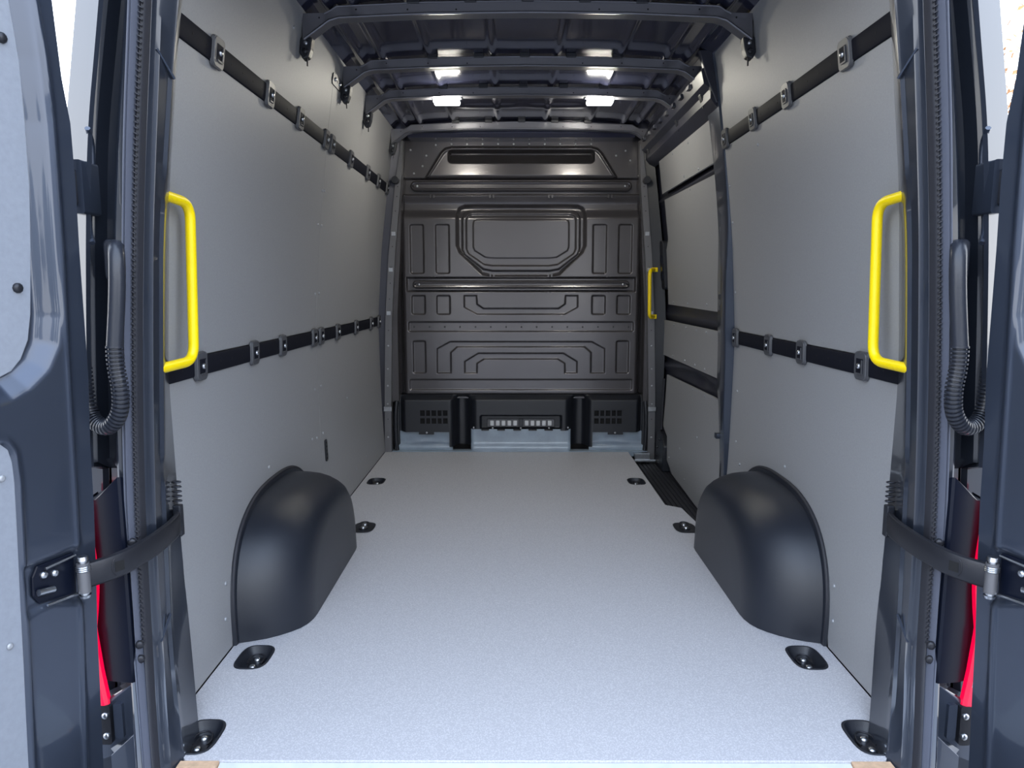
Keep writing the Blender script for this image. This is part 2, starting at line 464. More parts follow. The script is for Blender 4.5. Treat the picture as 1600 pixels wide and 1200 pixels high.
rail(-1, .858, [1.968, 2.383, 2.68, 3.112, 3.225, 3.532, 3.948, 4.372, 4.62], 1.715, 4.655, 'black lower lashing rail along the left plywood wall, at mid height')
rail(-1, 1.685, [2.005, 2.42, 2.754, 3.125, 3.225, 3.59, 4.0, 4.306, 4.60], 1.715, 4.655, 'black upper lashing rail along the left plywood wall, just below the roof bows')
rail(1, .858, [1.975, 2.395, 2.708, 3.112], 1.715, 3.150, 'black lower lashing rail on the right plywood wall, ending at the sliding door')
rail(1, 1.685, [2.018, 2.435, 2.764, 3.112], 1.715, 3.150, 'black upper lashing rail on the right plywood wall, ending above the sliding door')

# ------------------------------------------------------------------ floor
FL = empty('floor', (0, 1.5, 0)); tag(FL, 'pale grey anti-slip plywood load floor of the van', kind='structure')
def cup_outline(cx, cy, g_=0.0):
    a, b_ = .043 + g_, .064 + g_
    P = []
    for i in range(28):
        th = 2 * math.pi * i / 28; c, s_ = math.cos(th), math.sin(th)
        P.append((cx + a * math.copysign(abs(c) ** .62, c), cy + b_ * math.copysign(abs(s_) ** .62, s_)))
    return P
CUPS = [(-.803, 1.612), (.803, 1.612), (-.806, 1.99), (.806, 1.99), (-.722, 3.14), (.722, 3.14), (-.815, 3.93), (.637, 3.93)]
def board(outline, cups):
    loops = [[Vector((x, y, 0)) for x, y in outline]] + [[Vector((x, y, 0)) for x, y in reversed(cup_outline(*c))] for c in cups]
    tri = tessellate_polygon(loops)
    flat = [p for l in loops for p in l]; n_ = len(flat); th = .015
    V = [(p.x, p.y, 0) for p in flat] + [(p.x, p.y, -th) for p in flat]
    F = [tuple(t_) for t_ in tri] + [tuple(i + n_ for i in reversed(t_)) for t_ in tri]
    k = 0
    for l in loops:
        m_ = len(l)
        for i in range(m_): F.append((k + i, k + (i + 1) % m_, n_ + k + (i + 1) % m_, n_ + k + i))
        k += m_
    return mesh('floor_board', V, F, FLOORM, FL)
board([(-.892, 1.70), (-.845, 1.58), (-.800, 1.525), (.800, 1.525), (.845, 1.58), (.892, 1.70), (.892, 3.146), (-.892, 3.146)], CUPS[:4] + CUPS[4:6] if False else CUPS[:4])
board([(-.892, 3.148), (-.60, 3.148), (.60, 3.148), (.80, 3.148), (.775, 3.44), (.706, 3.49), (.706, 4.66), (-.892, 4.66)], CUPS[6:])
q = MB(); q.box(-1.06, 1.06, 1.66, 4.98, -.085, -.080); q.build('underfloor_sheet', PAINTM, FL)
q = MB(); q.box(-.9, .9, 1.53, 1.56, -.080, -.016); q.build('floor_support', PAINTM, FL)
# sill
SL = empty('door_sill', (0, 1.49, -.02)); SL.name = 'trim_1'; WL['trim_1'] = (0, 1.49, -.02)
tag(SL, 'bright metal edge strip along the rear end of the load floor', kind='structure')
q = MB(); q.prism([(1.44, -.022), (1.523, -.004), (1.523, -.09), (1.44, -.09)], lambda y, z: (-.72, y, z), lambda y, z: (.72, y, z)); q.build('sill_strip', SILL, SL, bevel=.002)
for s in (-1, 1):
    q = MB(); q.box(s * .722, s * .81, 1.50, 1.5235, -.016, -.001); q.build('plywood_edge', PLYEDGE, SL)
    q = MB(); q.box(s * .722, s * .90, 1.44, 1.522, -.09, -.018); q.build('sill_end', PAINT, SL)
q = MB(); q.prism([(1.36, -.12), (1.44, -.10), (1.44, -.5), (1.34, -.5)], lambda y, z: (-.9, y, z), lambda y, z: (.9, y, z)); q.build('bumper_step', RUBD, SL, bevel=.01)

cup_lab = ['black recessed tie-down cup at the rear edge of the floor, left side', 'black recessed tie-down cup at the rear edge of the floor, right side',
           'black recessed tie-down cup just behind the left wheel arch cover', 'black recessed tie-down cup just behind the right wheel arch cover',
           'half-hidden tie-down cup in front of the left wheel arch cover', 'half-hidden tie-down cup in front of the right wheel arch cover',
           'small tie-down cup near the bulkhead, beside the left wall', 'small tie-down cup near the bulkhead, beside the sliding door step']
for (cx, cy), lb in zip(CUPS, cup_lab):
    root = empty('tie_down_cup', (cx, cy, 0)); tag(root, lb, 'tie-down', 'tie-down cups in the load floor')
    q = MB(); rings = []
    flat_ = (cx, cy) in CUPS[4:6]
    dz = 0.0
    for g_, z in ((.006, .0005), (.004, .0025), (0, .002), (-.004, -.006), (-.012, -.022), (-.018, -.027)):
        rings.append([(x, y, z if not flat_ else z * .03 + .0026) for x, y in cup_outline(cx, cy, g_)])
    q.loft(rings, close=True); q.add(rings[-1], [tuple(range(28))])
    q.build('cup_tray', BLACK, root, 50)
    zb = -.026 if not flat_ else .0018
    q = MB()
    P = rrect(cx - .019, cx + .019, cy - .036, cy + .036, .016)
    q.prism(P, lambda x, y: (x, y, zb), lambda x, y: (x, y, zb + .004)); q.build('base_plate', DSTEEL, root, 40)
    for dy in (-.021, .021): put('bolt', BOLTBIG, root, (cx, cy + dy, zb + .004))
    q = MB()
    pts = [(cx + .022 * math.cos(a), cy + .010 + .030 * math.sin(a), zb + .010 + (0.004 if math.sin(a) > 0 else 0)) for a in np.linspace(-.6, math.pi + .6, 16)]
    q.tube(pts, .0024, 8); q.build('lashing_ring', DSTEEL, root, 60)

# door step well
ST = empty('trim_2', (.80, 4.0, -.06)); tag(ST, 'black ribbed step inside the sliding side door', kind='structure')
q = MB(); q.box(.70, .93, 3.10, 4.70, -.079, -.070); q.build('step_tray', RUBD, ST)
for i in range(9):
    x = .722 + i * .0245
    q = MB(); q.prism(rrect(x - .008, x + .008, -.071, -.063, .003, 2), lambda a, c: (a, 3.12, c), lambda a, c: (a, 4.62, c)); q.build('tread_rib', RUBD, ST)
q = MB(); q.box(.700, .7045, 3.49, 4.66, -.070, -.0155); q.build('step_riser', PAINTM, ST)

# ------------------------------------------------------------------ wheel arch covers
def arch(s, label):
    root = empty('wheel_arch_cover', (s * .80, 2.60, 0)); tag(root, label, 'wheel arch')
    q = MB(); prf = [(.000, 1.035), (.010, 1.035), (.013, 1.0), (.05, .992), (.09, .975), (.125, .945), (.155, .905), (.178, .86), (.194, .80), (.203, .73), (.206, .65), (.206, .45), (.206, .2)]
    rows = []
    for dx, sc_ in [(a * .95, b_) for a, b_ in prf]:
        row = []
        for j in range(61):
            th = math.pi * j / 60; c, s_ = math.cos(th), math.sin(th); e_ = 2 / 2.7
            hy = .45 * sc_; hz = .385 * (sc_ if sc_ > .8 else .8 - (0.8 - sc_) * .9)
            y = 2.52 + .045 * (dx / .2) + hy * math.copysign(abs(c) ** e_, c); z = hz * (s_ ** e_ if s_ > 0 else 0)
            row.append((s * (prof(z) - 0.0 - dx) if dx < .02 else s * (min(prof(z), .895 + .0 * z) - dx) , y, z + .001))
        rows.append(row)
    q.loft(rows)
    q.add(rows[-1], [tuple(range(61))])
    q.build('cover_shell', ARCH, root, 45)
    q = MB(); P = []
    for j in range(61):
        th = math.pi * j / 60; c, s_ = math.cos(th), math.sin(th); e_ = 2 / 2.7
        z = .398 * max(s_, 0) ** e_; P.append((s * (prof(z) - .005), 2.52 + .458 * math.copysign(abs(c) ** e_, c), z + .004))
    q.tube(P, .0065, 8); q.build('edge_seal', RUBD, root, 60)
arch(-1, 'black moulded wheel arch cover against the left wall')
arch(1, 'black moulded wheel arch cover against the right wall, beside the door step')

# ------------------------------------------------------------------ bulkhead
BH = empty('wall_front', (0, 4.72, .02)); tag(BH, 'dark painted pressed-steel bulkhead closing the front of the cargo bay', kind='structure')
YB = 4.72
def mir(P): return P + [(-x, z) for x, z in reversed(P) if abs(x) > 1e-6]
def fn_b(U, Z):
    half = np.interp(Z, [.30, .367, .9, 1.3, 1.66, 1.75, 1.97, 2.08], [.835, .835, .84, .83, .80, .79, .765, .75])
    X = U * half; h = np.zeros_like(X)
    # h > 0 is recessed (away from the cargo bay)
    aX = np.abs(X)
    def pk(P, d_, w=.0095): return pocket(X, Z, P, d_, w)
    def rc(x0, x1, z0, z1, d_, w=.010, c=.010):
        o_ = 0
        for sg in (-1, 1):
            P = [(sg * x, z) for x, z in rrect(x0, x1, z0, z1, c, 3)]; o_ = o_ + pk(P, d_, w)
        return o_
    # side shoulders
    h += .045 * sst((aX - .745) / .05)
    # general form: bulge over the window zone and lean-back above
    h += .030 * (sst((Z - 1.505) / .07) - sst((Z - 1.600) / .07))
    h += .04 * np.clip(Z - 1.76, 0, 1) ** 1.0 * 1.2
    # window recess with stepped rings
    rd = [(-.408, 1.52), (-.40, 1.555), (-.375, 1.583), (-.34, 1.592)]
    w0 = mir([(-.411, 1.315), (-.408, 1.52), (-.398, 1.56), (-.37, 1.585), (-.33, 1.592), (0, 1.592)]) ; 
    def ring(x, zt, zb, zc, xc, rr_):
        L = [(-xc, zb), (-x, zc), (-x, zt - rr_), (-x + rr_ * .3, zt - rr_ * .3), (-x + rr_, zt)]
        L = L + [(-a, c) for a, c in reversed(L)]
        L = [q_ for a, b_ in zip(L, L[1:] + L[:1]) for q_ in ((a[0] * .9 + b_[0] * .1, a[1] * .9 + b_[1] * .1), (a[0] * .1 + b_[0] * .9, a[1] * .1 + b_[1] * .9))]
        return L
    h += pk(ring(.410, 1.592, 1.144, 1.315, .231, .05), .034, .026)
    h += pk(ring(.378, 1.562, 1.180, 1.292, .229, .045), -.020, .012)
    h += pk(ring(.352, 1.540, 1.213, 1.298, .226, .035), .014, .012)
    h += pk(ring(.308, 1.504, 1.262, 1.315, .222, .02), -.006, .010)
    # pockets
    h += rc(.627, .712, 1.164, 1.472, .012); h += rc(.462, .548, 1.164, 1.472, .012)
    h += rc(.623, .708, .901, 1.021, .012); h += rc(.461, .546, .901, 1.021, .012)
    h += pk([(-.368, 1.021), (-.289, 1.021), (-.286, .967), (-.244, .938), (.244, .938), (.286, .967), (.289, 1.021), (.368, 1.021), (.368, .946), (.286, .901), (-.286, .901), (-.368, .946)], .012)
    h += pk(rrect(-.732, .732, .789, .851, .010, 3), .012)
    h += rc(.625, .705, .516, .726, .012)
    h += pk([(-.549, .516), (-.548, .676), (-.463, .722), (.463, .722), (.548, .676), (.549, .516), (.460, .516), (.459, .651), (.417, .688), (-.417, .688), (-.459, .651), (-.460, .516)], .012)
    h += pk([(-.368, .516), (-.368, .592), (-.279, .646), (.279, .646), (.368, .592), (.368, .516), (.289, .516), (.288, .579), (.242, .608), (-.242, .608), (-.288, .579), (-.289, .516)], .012)
    h += pk(rrect(-.731, .731, .405, .473, .010, 3), .009)
    # channels behind the two cross rails
    h += pk([(-.80, 1.659), (.80, 1.659), (.80, 1.758), (-.80, 1.758)], .030, .012)
    h += pk([(-.74, 1.049), (.74, 1.049), (.74, 1.136), (-.74, 1.136)], .026, .012)
    # upper hood
    hd = [(-.600, 1.765), (-.505, 1.915), (-.480, 1.938), (-.440, 1.948), (.440, 1.948), (.480, 1.938), (.505, 1.915), (.600, 1.765)]
    h += pk(hd, -.030, .022); h += pk([(x * .975, 1.765 + (z - 1.765) * .93) for x, z in hd], .010, .012)
    h += pk(rrect(-.46, .46, 1.853, 1.928, .020, 4), 1.0, .010) * (.012 + np.clip(Z - 1.856, 0, 1) * 1.25)
    # turned-under bottom edge
    h += .03 * sst((.385 - Z) / .03)
    return X, YB + h, Z
o = grid('pressed_panel', arange2(-1, 1, .0042), arange2(.345, 2.075, .0034), fn_b, BULK, BH)
def capsule(x1, zc, hz, n_=10):
    P = []
    for sg in (1, -1):
        for i in range(n_ + 1):
            a = R(-90 + 180 * i / n_) if sg > 0 else R(90 + 180 * i / n_); P.append((sg * (x1 - hz) + hz * math.cos(a), zc + hz * math.sin(a)))
    return P
for zc, x1, hz in ((1.711, .705, .033), (1.0925, .703, .027)):
    q = MB(); rows = []
    for g_, y in ((0, .034), (-.002, -.004), (-.006, -.012), (-.012, -.015), (-.019, -.012), (-.022, -.005)):
        rows.append([(x, YB + y, z) for x, z in capsule(x1 + g_, zc, hz + g_)])
    q.loft(rows, close=True); q.add(rows[-1], [tuple(range(len(rows[-1])))])
    o = q.build('cross_rail', BULK, BH, 40)
    for sg in (-1, 1):
        dot('bolt', BOLTD, (sg * (x1 - .045), YB - .006, zc), (0, -1, 0), o)
        dot('bolt_hole', HOLED, (sg * (x1 - .018), YB - .0155, zc), (0, -1, 0), o)
    for x in (-.565, -.187, .187, .565):
        for dz in (hz + .030, -hz - .030):
            for dx in (-.011, .011):
                q = MB(); q.box(x + dx - .005, x + dx + .005, YB - .006, YB + .02, zc + dz - .010, zc + dz + .010); q.build('clip_tab', BULK, BH)
for i in range(15):
    dot('bolt_hole', HOLED, (-.70 + .1 * i + .003, YB + .0088, .818), (0, -1, 0), BH)
for (x, z) in [(-.70, 1.935), (-.60, 1.90), (-.625, 1.835), (-.68, 1.79)] + [(-.54 + .0 * i, 1.966) for i in range(1)] + [(-.44 + .098 * i, 1.972) for i in range(10)] + [(.60, 1.90), (.66, 1.93), (.69, 1.87)]:
    dot('bolt', SCREWD, (x, YB + .0 + .04 * 1.2 * (z - 1.76), z), (0, -1, 0), BH)

q = MB(); q.box(-1.08, 1.08, 4.95, 4.98, -.35, 2.17); q.build('light_closure', BULK, BH)  # unseen closure added behind the bulkhead to keep outside light out of the shell
# lower plastic trim
def trim_y(X):
    aX = np.abs(X)
    v = .060 * (1 - sst((np.abs(aX - .605) - .150) / .05))      # the two side blocks
    v = np.maximum(v, .052 * (1 - sst((aX - .290) / .06)))      # the centre block
    v = np.maximum(v, .02 * sst((aX - .78) / .03)) - .05 * np.exp(-((aX - .393) / .05) ** 4)
    return v
VEN = [(sg * (.495 + .0375 * i), z) for sg in (-1, 1) for i in range(5) for z in (.207, .258)]
def fn_t(X, Z):
    f = trim_y(X) * sst((.375 - Z) / .035) * 1.0
    aX = np.abs(X)
    s_ = pocket(X, Z, rrect(-.265, .265, .150, .238, .01, 3), .040, .012)
    return X, YB + .006 - f + s_, Z
def mask_t(X, Z):
    aX = np.abs(X)
    low = np.where(aX > .47, .132, np.where(aX > .325, .03, .146 + .006 * np.sign(np.sin(X * 60))))
    low = np.where((aX > .57) & (aX < .67), .117, low)
    low = np.where(aX > .80, .02, low)
    k = Z > low
    for vx, vz in VEN:
        k &= ~((np.abs(X - vx) < .0145) & (np.abs(Z - vz) < .0185))
    return k
grid('lower_trim', arange2(-.83, .83, .005), arange2(.02, .372, .004), fn_t, BLACK, BH, mask=mask_t)
for sg in (-1, 1):
    q = MB(); q.box(sg * .46, sg * .69, YB - .02, YB + .0, .17, .30); q.build('vent_duct', HOLE, BH)
q = MB(); q.box(-.222, .222, YB - .026, YB - .006, .160, .214); gi = q.build('vent_insert', CLIPM, BH, bevel=.004)
for i in range(11):
    x = -.19 + .038 * i
    if i == 5:
        q = MB(); q.box(x - .014, x + .014, YB - .036, YB - .021, .166, .216); q.build('centre_latch', BLACK, gi, bevel=.003)
    else:
        q = MB(); q.box(x - .0125, x + .0125, YB - .034, YB - .025, .170, .204); q.build('insert_cell', GREYPL, gi, bevel=.004)
for x, z in [(-.618, .128), (.618, .128), (-.31, .158), (-.185, .158), (.0, .158), (.185, .158), (.31, .158)]:
    dot('screw', SCREWD, (x, YB + .006 - float(trim_y(np.array(x))) - .001, z - .0), (0, -1, 0), BH)
# painted cross member under the trim
def fn_c(X, Z):
    n_ = .02 * np.exp(-((np.abs(X) - .60) / .10) ** 2) * np.sin(Z * 60)
    return X, YB - .004 - .016 * sst((.06 - Z) / .04) - n_ * .35 - .02 * (np.abs(X) < .33), Z
grid('crossmember', arange2(-.835, .835, .012), arange2(-.012, .146, .0066), fn_c, GALV, BH, mask=lambda a, b_: (np.abs(a) < .325) | (np.abs(a) > .455))
q = MB(); q.box(-.86, .86, YB - .05, YB + .01, -.03, .004); q.build('floor_joint', GALV, BH)
for sg in (-1, 1):
    q = MB()
    P = smoothpath([(sg * .815, YB - .03, .335), (sg * .822, YB - .045, .25), (sg * .823, YB - .045, .10), (sg * .815, YB - .045, .01)], 2)
    q.tube(P, .013, 8); q.build('trim_edge', BLACK, BH, 60)
    # dark side column between the panel and the corner strip
    q = MB(); zs = np.linspace(.33, 1.78, 18)
    def xcol(z): return float(np.interp(z, [.33, .9, 1.27, 1.6, 1.78], [.80, .80, .775, .76, .74]))
    q.loft([[(sg * (xcol(z) - .008), YB + .02, z), (sg * (xcol(z)), YB - .028, z), (sg * (xcol(z) + .045), YB - .028, z), (sg * (xcol(z) + .06), YB + .02, z)] for z in zs])
    q.build('side_column', BULK, BH, 30)
    for z in (.92, .87, .78, .74):
        q = MB(); q.box(sg * (xcol(z) + .006), sg * (xcol(z) + .040), YB - .032, YB - .027, z - .004, z + .004); q.build('column_rib', BULK, BH)

# ------------------------------------------------------------------ front corner posts (beside the bulkhead)
def corner_post(s, name, label):
    root = empty(name, (s * .87, 4.66, 0)); tag(root, label, kind='structure')
    zs = np.linspace(-.07, 1.98, 30)
    if s < 0: xo = lambda z: float(np.interp(z, [0, .367, .866, 1.27, 1.726, 1.96], [.894, .888, .872, .843, .790, .752])); w = lambda z: float(np.interp(z, [0, 1.3, 1.726, 1.96], [.044, .040, .036, .015]))
    else: xo = lambda z: float(np.interp(z, [0, .367, .866, 1.27, 1.726, 1.96], [.878, .874, .856, .830, .786, .752])); w = lambda z: float(np.interp(z, [0, 1.3, 1.726, 1.96], [.044, .042, .038, .015]))
    q = MB(); q.loft([[(s * xo(z), 4.68, z), (s * xo(z), 4.655, z), (s * (xo(z) - w(z)), 4.655, z), (s * (xo(z) - w(z) - .004), 4.70, z)] for z in zs])
    st = q.build('post_strip', STRIP, root, 30)
    for z in (.10, .22, .32, .44, .55, .70, .80, 1.0, 1.10, 1.20, 1.33, 1.42, 1.55, 1.64, 1.70):
        big = abs(z - .12) < .03 or z in (.44, .70)
        dot('screw' if big or z in (.10, .32, .55) else 'bolt_hole', SCREWD if big or z in (.10, .32, .55) else HOLES, (s * (xo(z) - w(z) * .5), 4.6545, z), (0, -1, 0), st)
    for z in (.91, 1.185, 1.41):
        q = MB(); x = xo(z) - w(z) * .5; q.box(s * (x - .012), s * (x + .012), 4.648, 4.655, z - .012, z + .012); q.build('square_washer', STEEL, st)
    q = MB(); z = .285; x = xo(z) - w(z) * .5; q.box(s * (x - .026), s * (x + .026), 4.644, 4.655, z - .012, z + .018); q.build('joint_bracket', STEEL, st, bevel=.002)
    q = MB(); q.loft([[(s * (xo(z) + .0), 4.665, z), (s * (prof(z) + .012), 4.640, z), (s * (prof(z) + .02), 4.70, z)] for z in zs]); q.build('post_return', PAINTM if s < 0 else BLACK, root, 30)
    q = MB(); z0 = 1.735; x = xo(z0) - .005
    q.tube([(s * x, 4.66, z0), (s * x, 4.60, z0)], .022, 12); q.build('rubber_plug', BLACK, root, 50)
    return root
corner_post(-1, 'trim_3', 'riveted grey metal corner strip between the left wall and the bulkhead')
corner_post(1, 'trim_4', 'riveted grey metal corner strip between the sliding door and the bulkhead')

# ------------------------------------------------------------------ sliding side door and its opening
D3 = empty('door_3', (.93, 3.95, -.06)); tag(D3, 'closed sliding side door seen from inside, lined with four grey plywood panels', kind='structure')
def fn_s(Y, Z):
    X = np.interp(Z, _zz, _xs) + .030
    h = np.zeros_like(X)
    for y0, y1, z0, z1 in ((3.33, 4.44, 1.635, 1.83), (3.33, 4.40, .975, 1.56), (3.33, 4.60, .665, .85), (3.33, 4.46, 0, .51)):
        h += pocket(Y, Z, rrect(y0, y1, z0, z1, .03, 3), .018, .02)
    # sculpted beam between the lower panels
    h += -.020 * np.exp(-((Z - .600 - .03 * np.sin((Y - 3.3) * 3)) / .022) ** 2)
    h += .012 * np.exp(-((Y - 3.75) / .10) ** 2 - ((Z - .59) / .04) ** 2)
    h += -.012 * np.exp(-((Z - .905) / .020) ** 2) - .014 * np.exp(-((Z - 1.60) / .014) ** 2)
    return X + h, Y, Z
grid('door_skin', arange2(3.16, 4.72, .012), arange2(-.08, 1.90, .008), fn_s, DARKP, D3, flip=True)
def spanel(pts, screws, th=.010, off=-.012, m=PLY, nm='plywood_panel', r=.02):
    q = MB()
    ys = [p[0] for p in pts]; zs = [p[1] for p in pts]
    # vertical subdivision keeps the panel on the curved wall
    z0, z1 = min(zs), max(zs); nz = 10; rows = []
    def span(z):
        xs_ = []
        for i in range(len(pts)):
            (ya, za), (yb, zb) = pts[i], pts[(i + 1) % len(pts)]
            if (za - z) * (zb - z) <= 0 and abs(za - zb) > 1e-9: xs_.append(ya + (z - za) / (zb - za) * (yb - ya))
        return (min(xs_), max(xs_)) if len(xs_) >= 2 else None
    lev = sorted(set([round(z, 5) for z in np.linspace(z0 + 1e-4, z1 - 1e-4, nz)] + [round(z, 5) for z in zs if z0 + .002 < z < z1 - .002]))
    fr = []; bk = []
    for z in lev:
        a, b_ = span(z); fr.append([wl(1, a + (b_ - a) * k / 6, z, off + th) for k in range(7)]); bk.append([wl(1, a + (b_ - a) * k / 6, z, off) for k in range(7)])
    q.loft(fr); q.loft(bk); q.loft([fr[0], bk[0]]); q.loft([fr[-1], bk[-1]])
    q.loft([[r_[0] for r_ in fr], [r_[0] for r_ in bk]]); q.loft([[r_[-1] for r_ in fr], [r_[-1] for r_ in bk]])
    o = q.build(nm, m, D3, 30, recalc=False)
    for y, z in screws: dot('screw', SCREWD, wl(1, y, z, off + th), wall_normal(1, z), o)
spanel([(3.32, 1.625), (3.32, 1.80), (3.36, 1.835), (4.46, 1.86), (4.47, 1.63)], [(3.6, 1.64), (3.9, 1.65), (3.75, 1.79), (4.1, 1.80)])
spanel([(3.30, .99), (3.30, 1.575), (4.42, 1.590), (4.42, 1.36), (4.49, 1.30), (4.50, .97), (3.36, .958)], [(3.8, 1.57), (3.6, .99), (4.0, .985), (4.35, .985)])
spanel([(3.30, .646), (3.30, .868), (4.64, .868), (4.63, .646)], [(3.62, .85), (3.82, .85), (4.05, .85), (4.35, .85), (3.62, .665), (3.82, .665), (4.05, .665), (4.35, .665)])
spanel([(3.24, .02), (3.24, .545), (3.45, .550), (4.50, .532), (4.53, .20), (4.40, .16), (4.36, .02), (4.2, -.03), (3.6, -.05)], [(3.6, .53), (3.85, .53), (4.15, .53), (3.7, .30), (4.05, .16), (3.9, .02), (4.3, .05)])
q = MB()
q.prism(rrect(4.525, 4.615, 1.06, 1.36, .02), lambda y, z: wl(1, y, z, -.03), lambda y, z: wl(1, y, z, .012))
lc = q.build('latch_cover', BLACK, D3, 40, bevel=.004)
q = MB(); q.prism(rrect(4.545, 4.60, 1.12, 1.27, .01), lambda y, z: wl(1, y, z, .011), lambda y, z: wl(1, y, z, .018)); q.build('latch_handle', GLOSSB, lc, 40)
for z in (1.09, 1.33): dot('bolt_hole', HOLED, wl(1, 4.57, z, .0125), (-1, 0, 0), lc)
q = MB(); q.prism([(4.38, -.06), (4.38, .10), (4.44, .15), (4.52, .17), (4.60, .15), (4.62, -.06)], lambda y, z: wl(1, y, z, -.03), lambda y, z: wl(1, y, z, .02))
rb = q.build('roller_cover', BLACK, D3, 40, bevel=.006)
for y, z in ((4.50, .12), (4.55, .06), (4.55, .01), (4.50, -.03)): dot('bolt', BOLTDK, wl(1, y, z, .02), (-1, 0, 0), rb)
q = MB(); P = smoothpath([wl(1, 4.56, .5, .0), wl(1, 4.57, .3, .0), wl(1, 4.57, .17, -.002)], 2); q.tube(P, .008, 8); q.build('door_seal', RUBD, D3, 60)
q = MB(); q.box(.74, .84, 4.600, 4.640, -.045, .005); q.box(.70, .90, 4.585, 4.60, -.05, -.035); q.build('guide_arm', STEEL, D3, bevel=.003)
# C post (rear edge of the side door opening)
CP = empty('trim_5', (.90, 3.2, -.05)); tag(CP, 'glossy dark door post between the sliding door and the right plywood wall', kind='structure')
q = MB(); rows = []
zs = np.linspace(-.07, 2.045, 54)
for z in zs:
    d_ = float(np.interp(z, [-.07, .25, .5, .9, 1.1, 1.35, 1.55, 2.05], [.004, .012, .030, .040, .032, .012, .006, .010]))
    yb = float(np.interp(z, [0, .3, .55, .62, .95, 1.5, 1.8, 1.9, 1.97], [3.235, 3.26, 3.30, 3.335, 3.345, 3.33, 3.34, 3.39, 3.46]))
    rows.append([wl(1, 3.152, z, -.02), wl(1, 3.156, z, d_ - .003), wl(1, 3.159, z, d_), wl(1, 3.168, z, d_ + .001), wl(1, 3.19, z, d_ + .001), wl(1, yb - .03, z, d_ * .6 + .004), wl(1, yb - .008, z, d_ * .3 + .002), wl(1, yb, z, -.012)])
q.loft(rows); q.build('post_skin', PAINT, CP, 30)
for z in (.40, .93, .98, 1.03):
    q = MB(); q.prism(rrect(3.235, 3.275, z - .012, z + .012, .005, 2), lambda y, zz_: wl(1, y, zz_, .0), lambda y, zz_: wl(1, y, zz_, .032)); q.build('pressed_slot', PAINT, CP, 40)
# header rail above the side door
q = MB(); rows = []
for y in np.linspace(3.17, 4.70, 16):
    bow = .0
    rows.append([wl(1, y, 1.80 + .015 * (y - 3.2) / 1.5 + .0, -.012), wl(1, y, 1.835, .020), wl(1, y, 1.86, .035), wl(1, y, 1.90, .030), wl(1, y, 1.92, .055), wl(1, y, 1.97, .060), wl(1, y, 2.04, .01)])
q.loft(rows); q.add(rows[0], [tuple(range(7))]); hd = q.build('door_header_rail', DARKP, CP, 30)
q = MB(); q.prism([(.72, 2.05), (.785, 2.05), (.845, 1.84), (.80, 1.84), (.76, 1.93)], lambda x, z: (x, 3.158, z), lambda x, z: (x, 3.185, z)); q.build('post_head_gusset', DARKP, CP, bevel=.004)
for i in range(8):
    y = 3.35 + i * .16
    q = MB(); q.box(.725, .745, y, y + .05, 1.945, 1.965) ; q.build('header_tab', STRIP if i % 3 == 0 else DARKP, CP, bevel=.003)
    dot('bolt', SCREWD, (.757, y + .1, 1.93), (-1, 0, -.1), CP)

# ------------------------------------------------------------------ ceiling
CE = empty('ceiling', (0, 3.2, 2.05)); tag(CE, 'dark painted sheet-metal roof of the cargo bay with cross bows', kind='structure')
def roof_z(X): return 2.078 - .035 * np.abs(X / .80) ** 3
def fn_r(X, Y):
    Z = roof_z(X)
    for x0 in (-.41, -.14, .14, .41): Z = Z - .009 * np.exp(-((X - x0) / .016) ** 4)
    for x0 in (-.70, -.61, .61, .70): Z = Z - .012 * np.exp(-((X - x0) / .014) ** 4)
    # bowed stiffening beads in the last bay
    for (xc, yc) in ((-.18, 3.98), (.18, 3.98)):
        Z = Z - .010 * np.exp(-((np.abs(X - xc) / .20) ** 6) - ((Y - yc) / .02) ** 4) - .010 * np.exp(-((np.abs(X - xc) / .16) ** 6) - ((Y - yc - .22) / .02) ** 4)
    return X, Y, Z
grid('roof_skin', arange2(-.80, .80, .008), arange2(1.60, 4.80, .04), fn_r, ROOFM, CE)
for s in (-1, 1):
    q = MB(); q.loft([[(s * .705, y, 2.072), (s * .745, y, 2.05), (s * .785, y, 2.035), (s * .80, y, 2.03), (s * .86, y, 2.05)] for y in np.linspace(1.6, 4.8, 6)]); q.build('cant_rail', ROOFM, CE, 30)
q = MB(); q.loft([[(x, y, 2.165) for x in (-.885, 0, .885)] for y in (1.5, 5.0)]); q.build('outer_roof', PAINT, CE)
BOWS = [2.045 - .0, 2.677, 3.288, 3.767, 4.533]
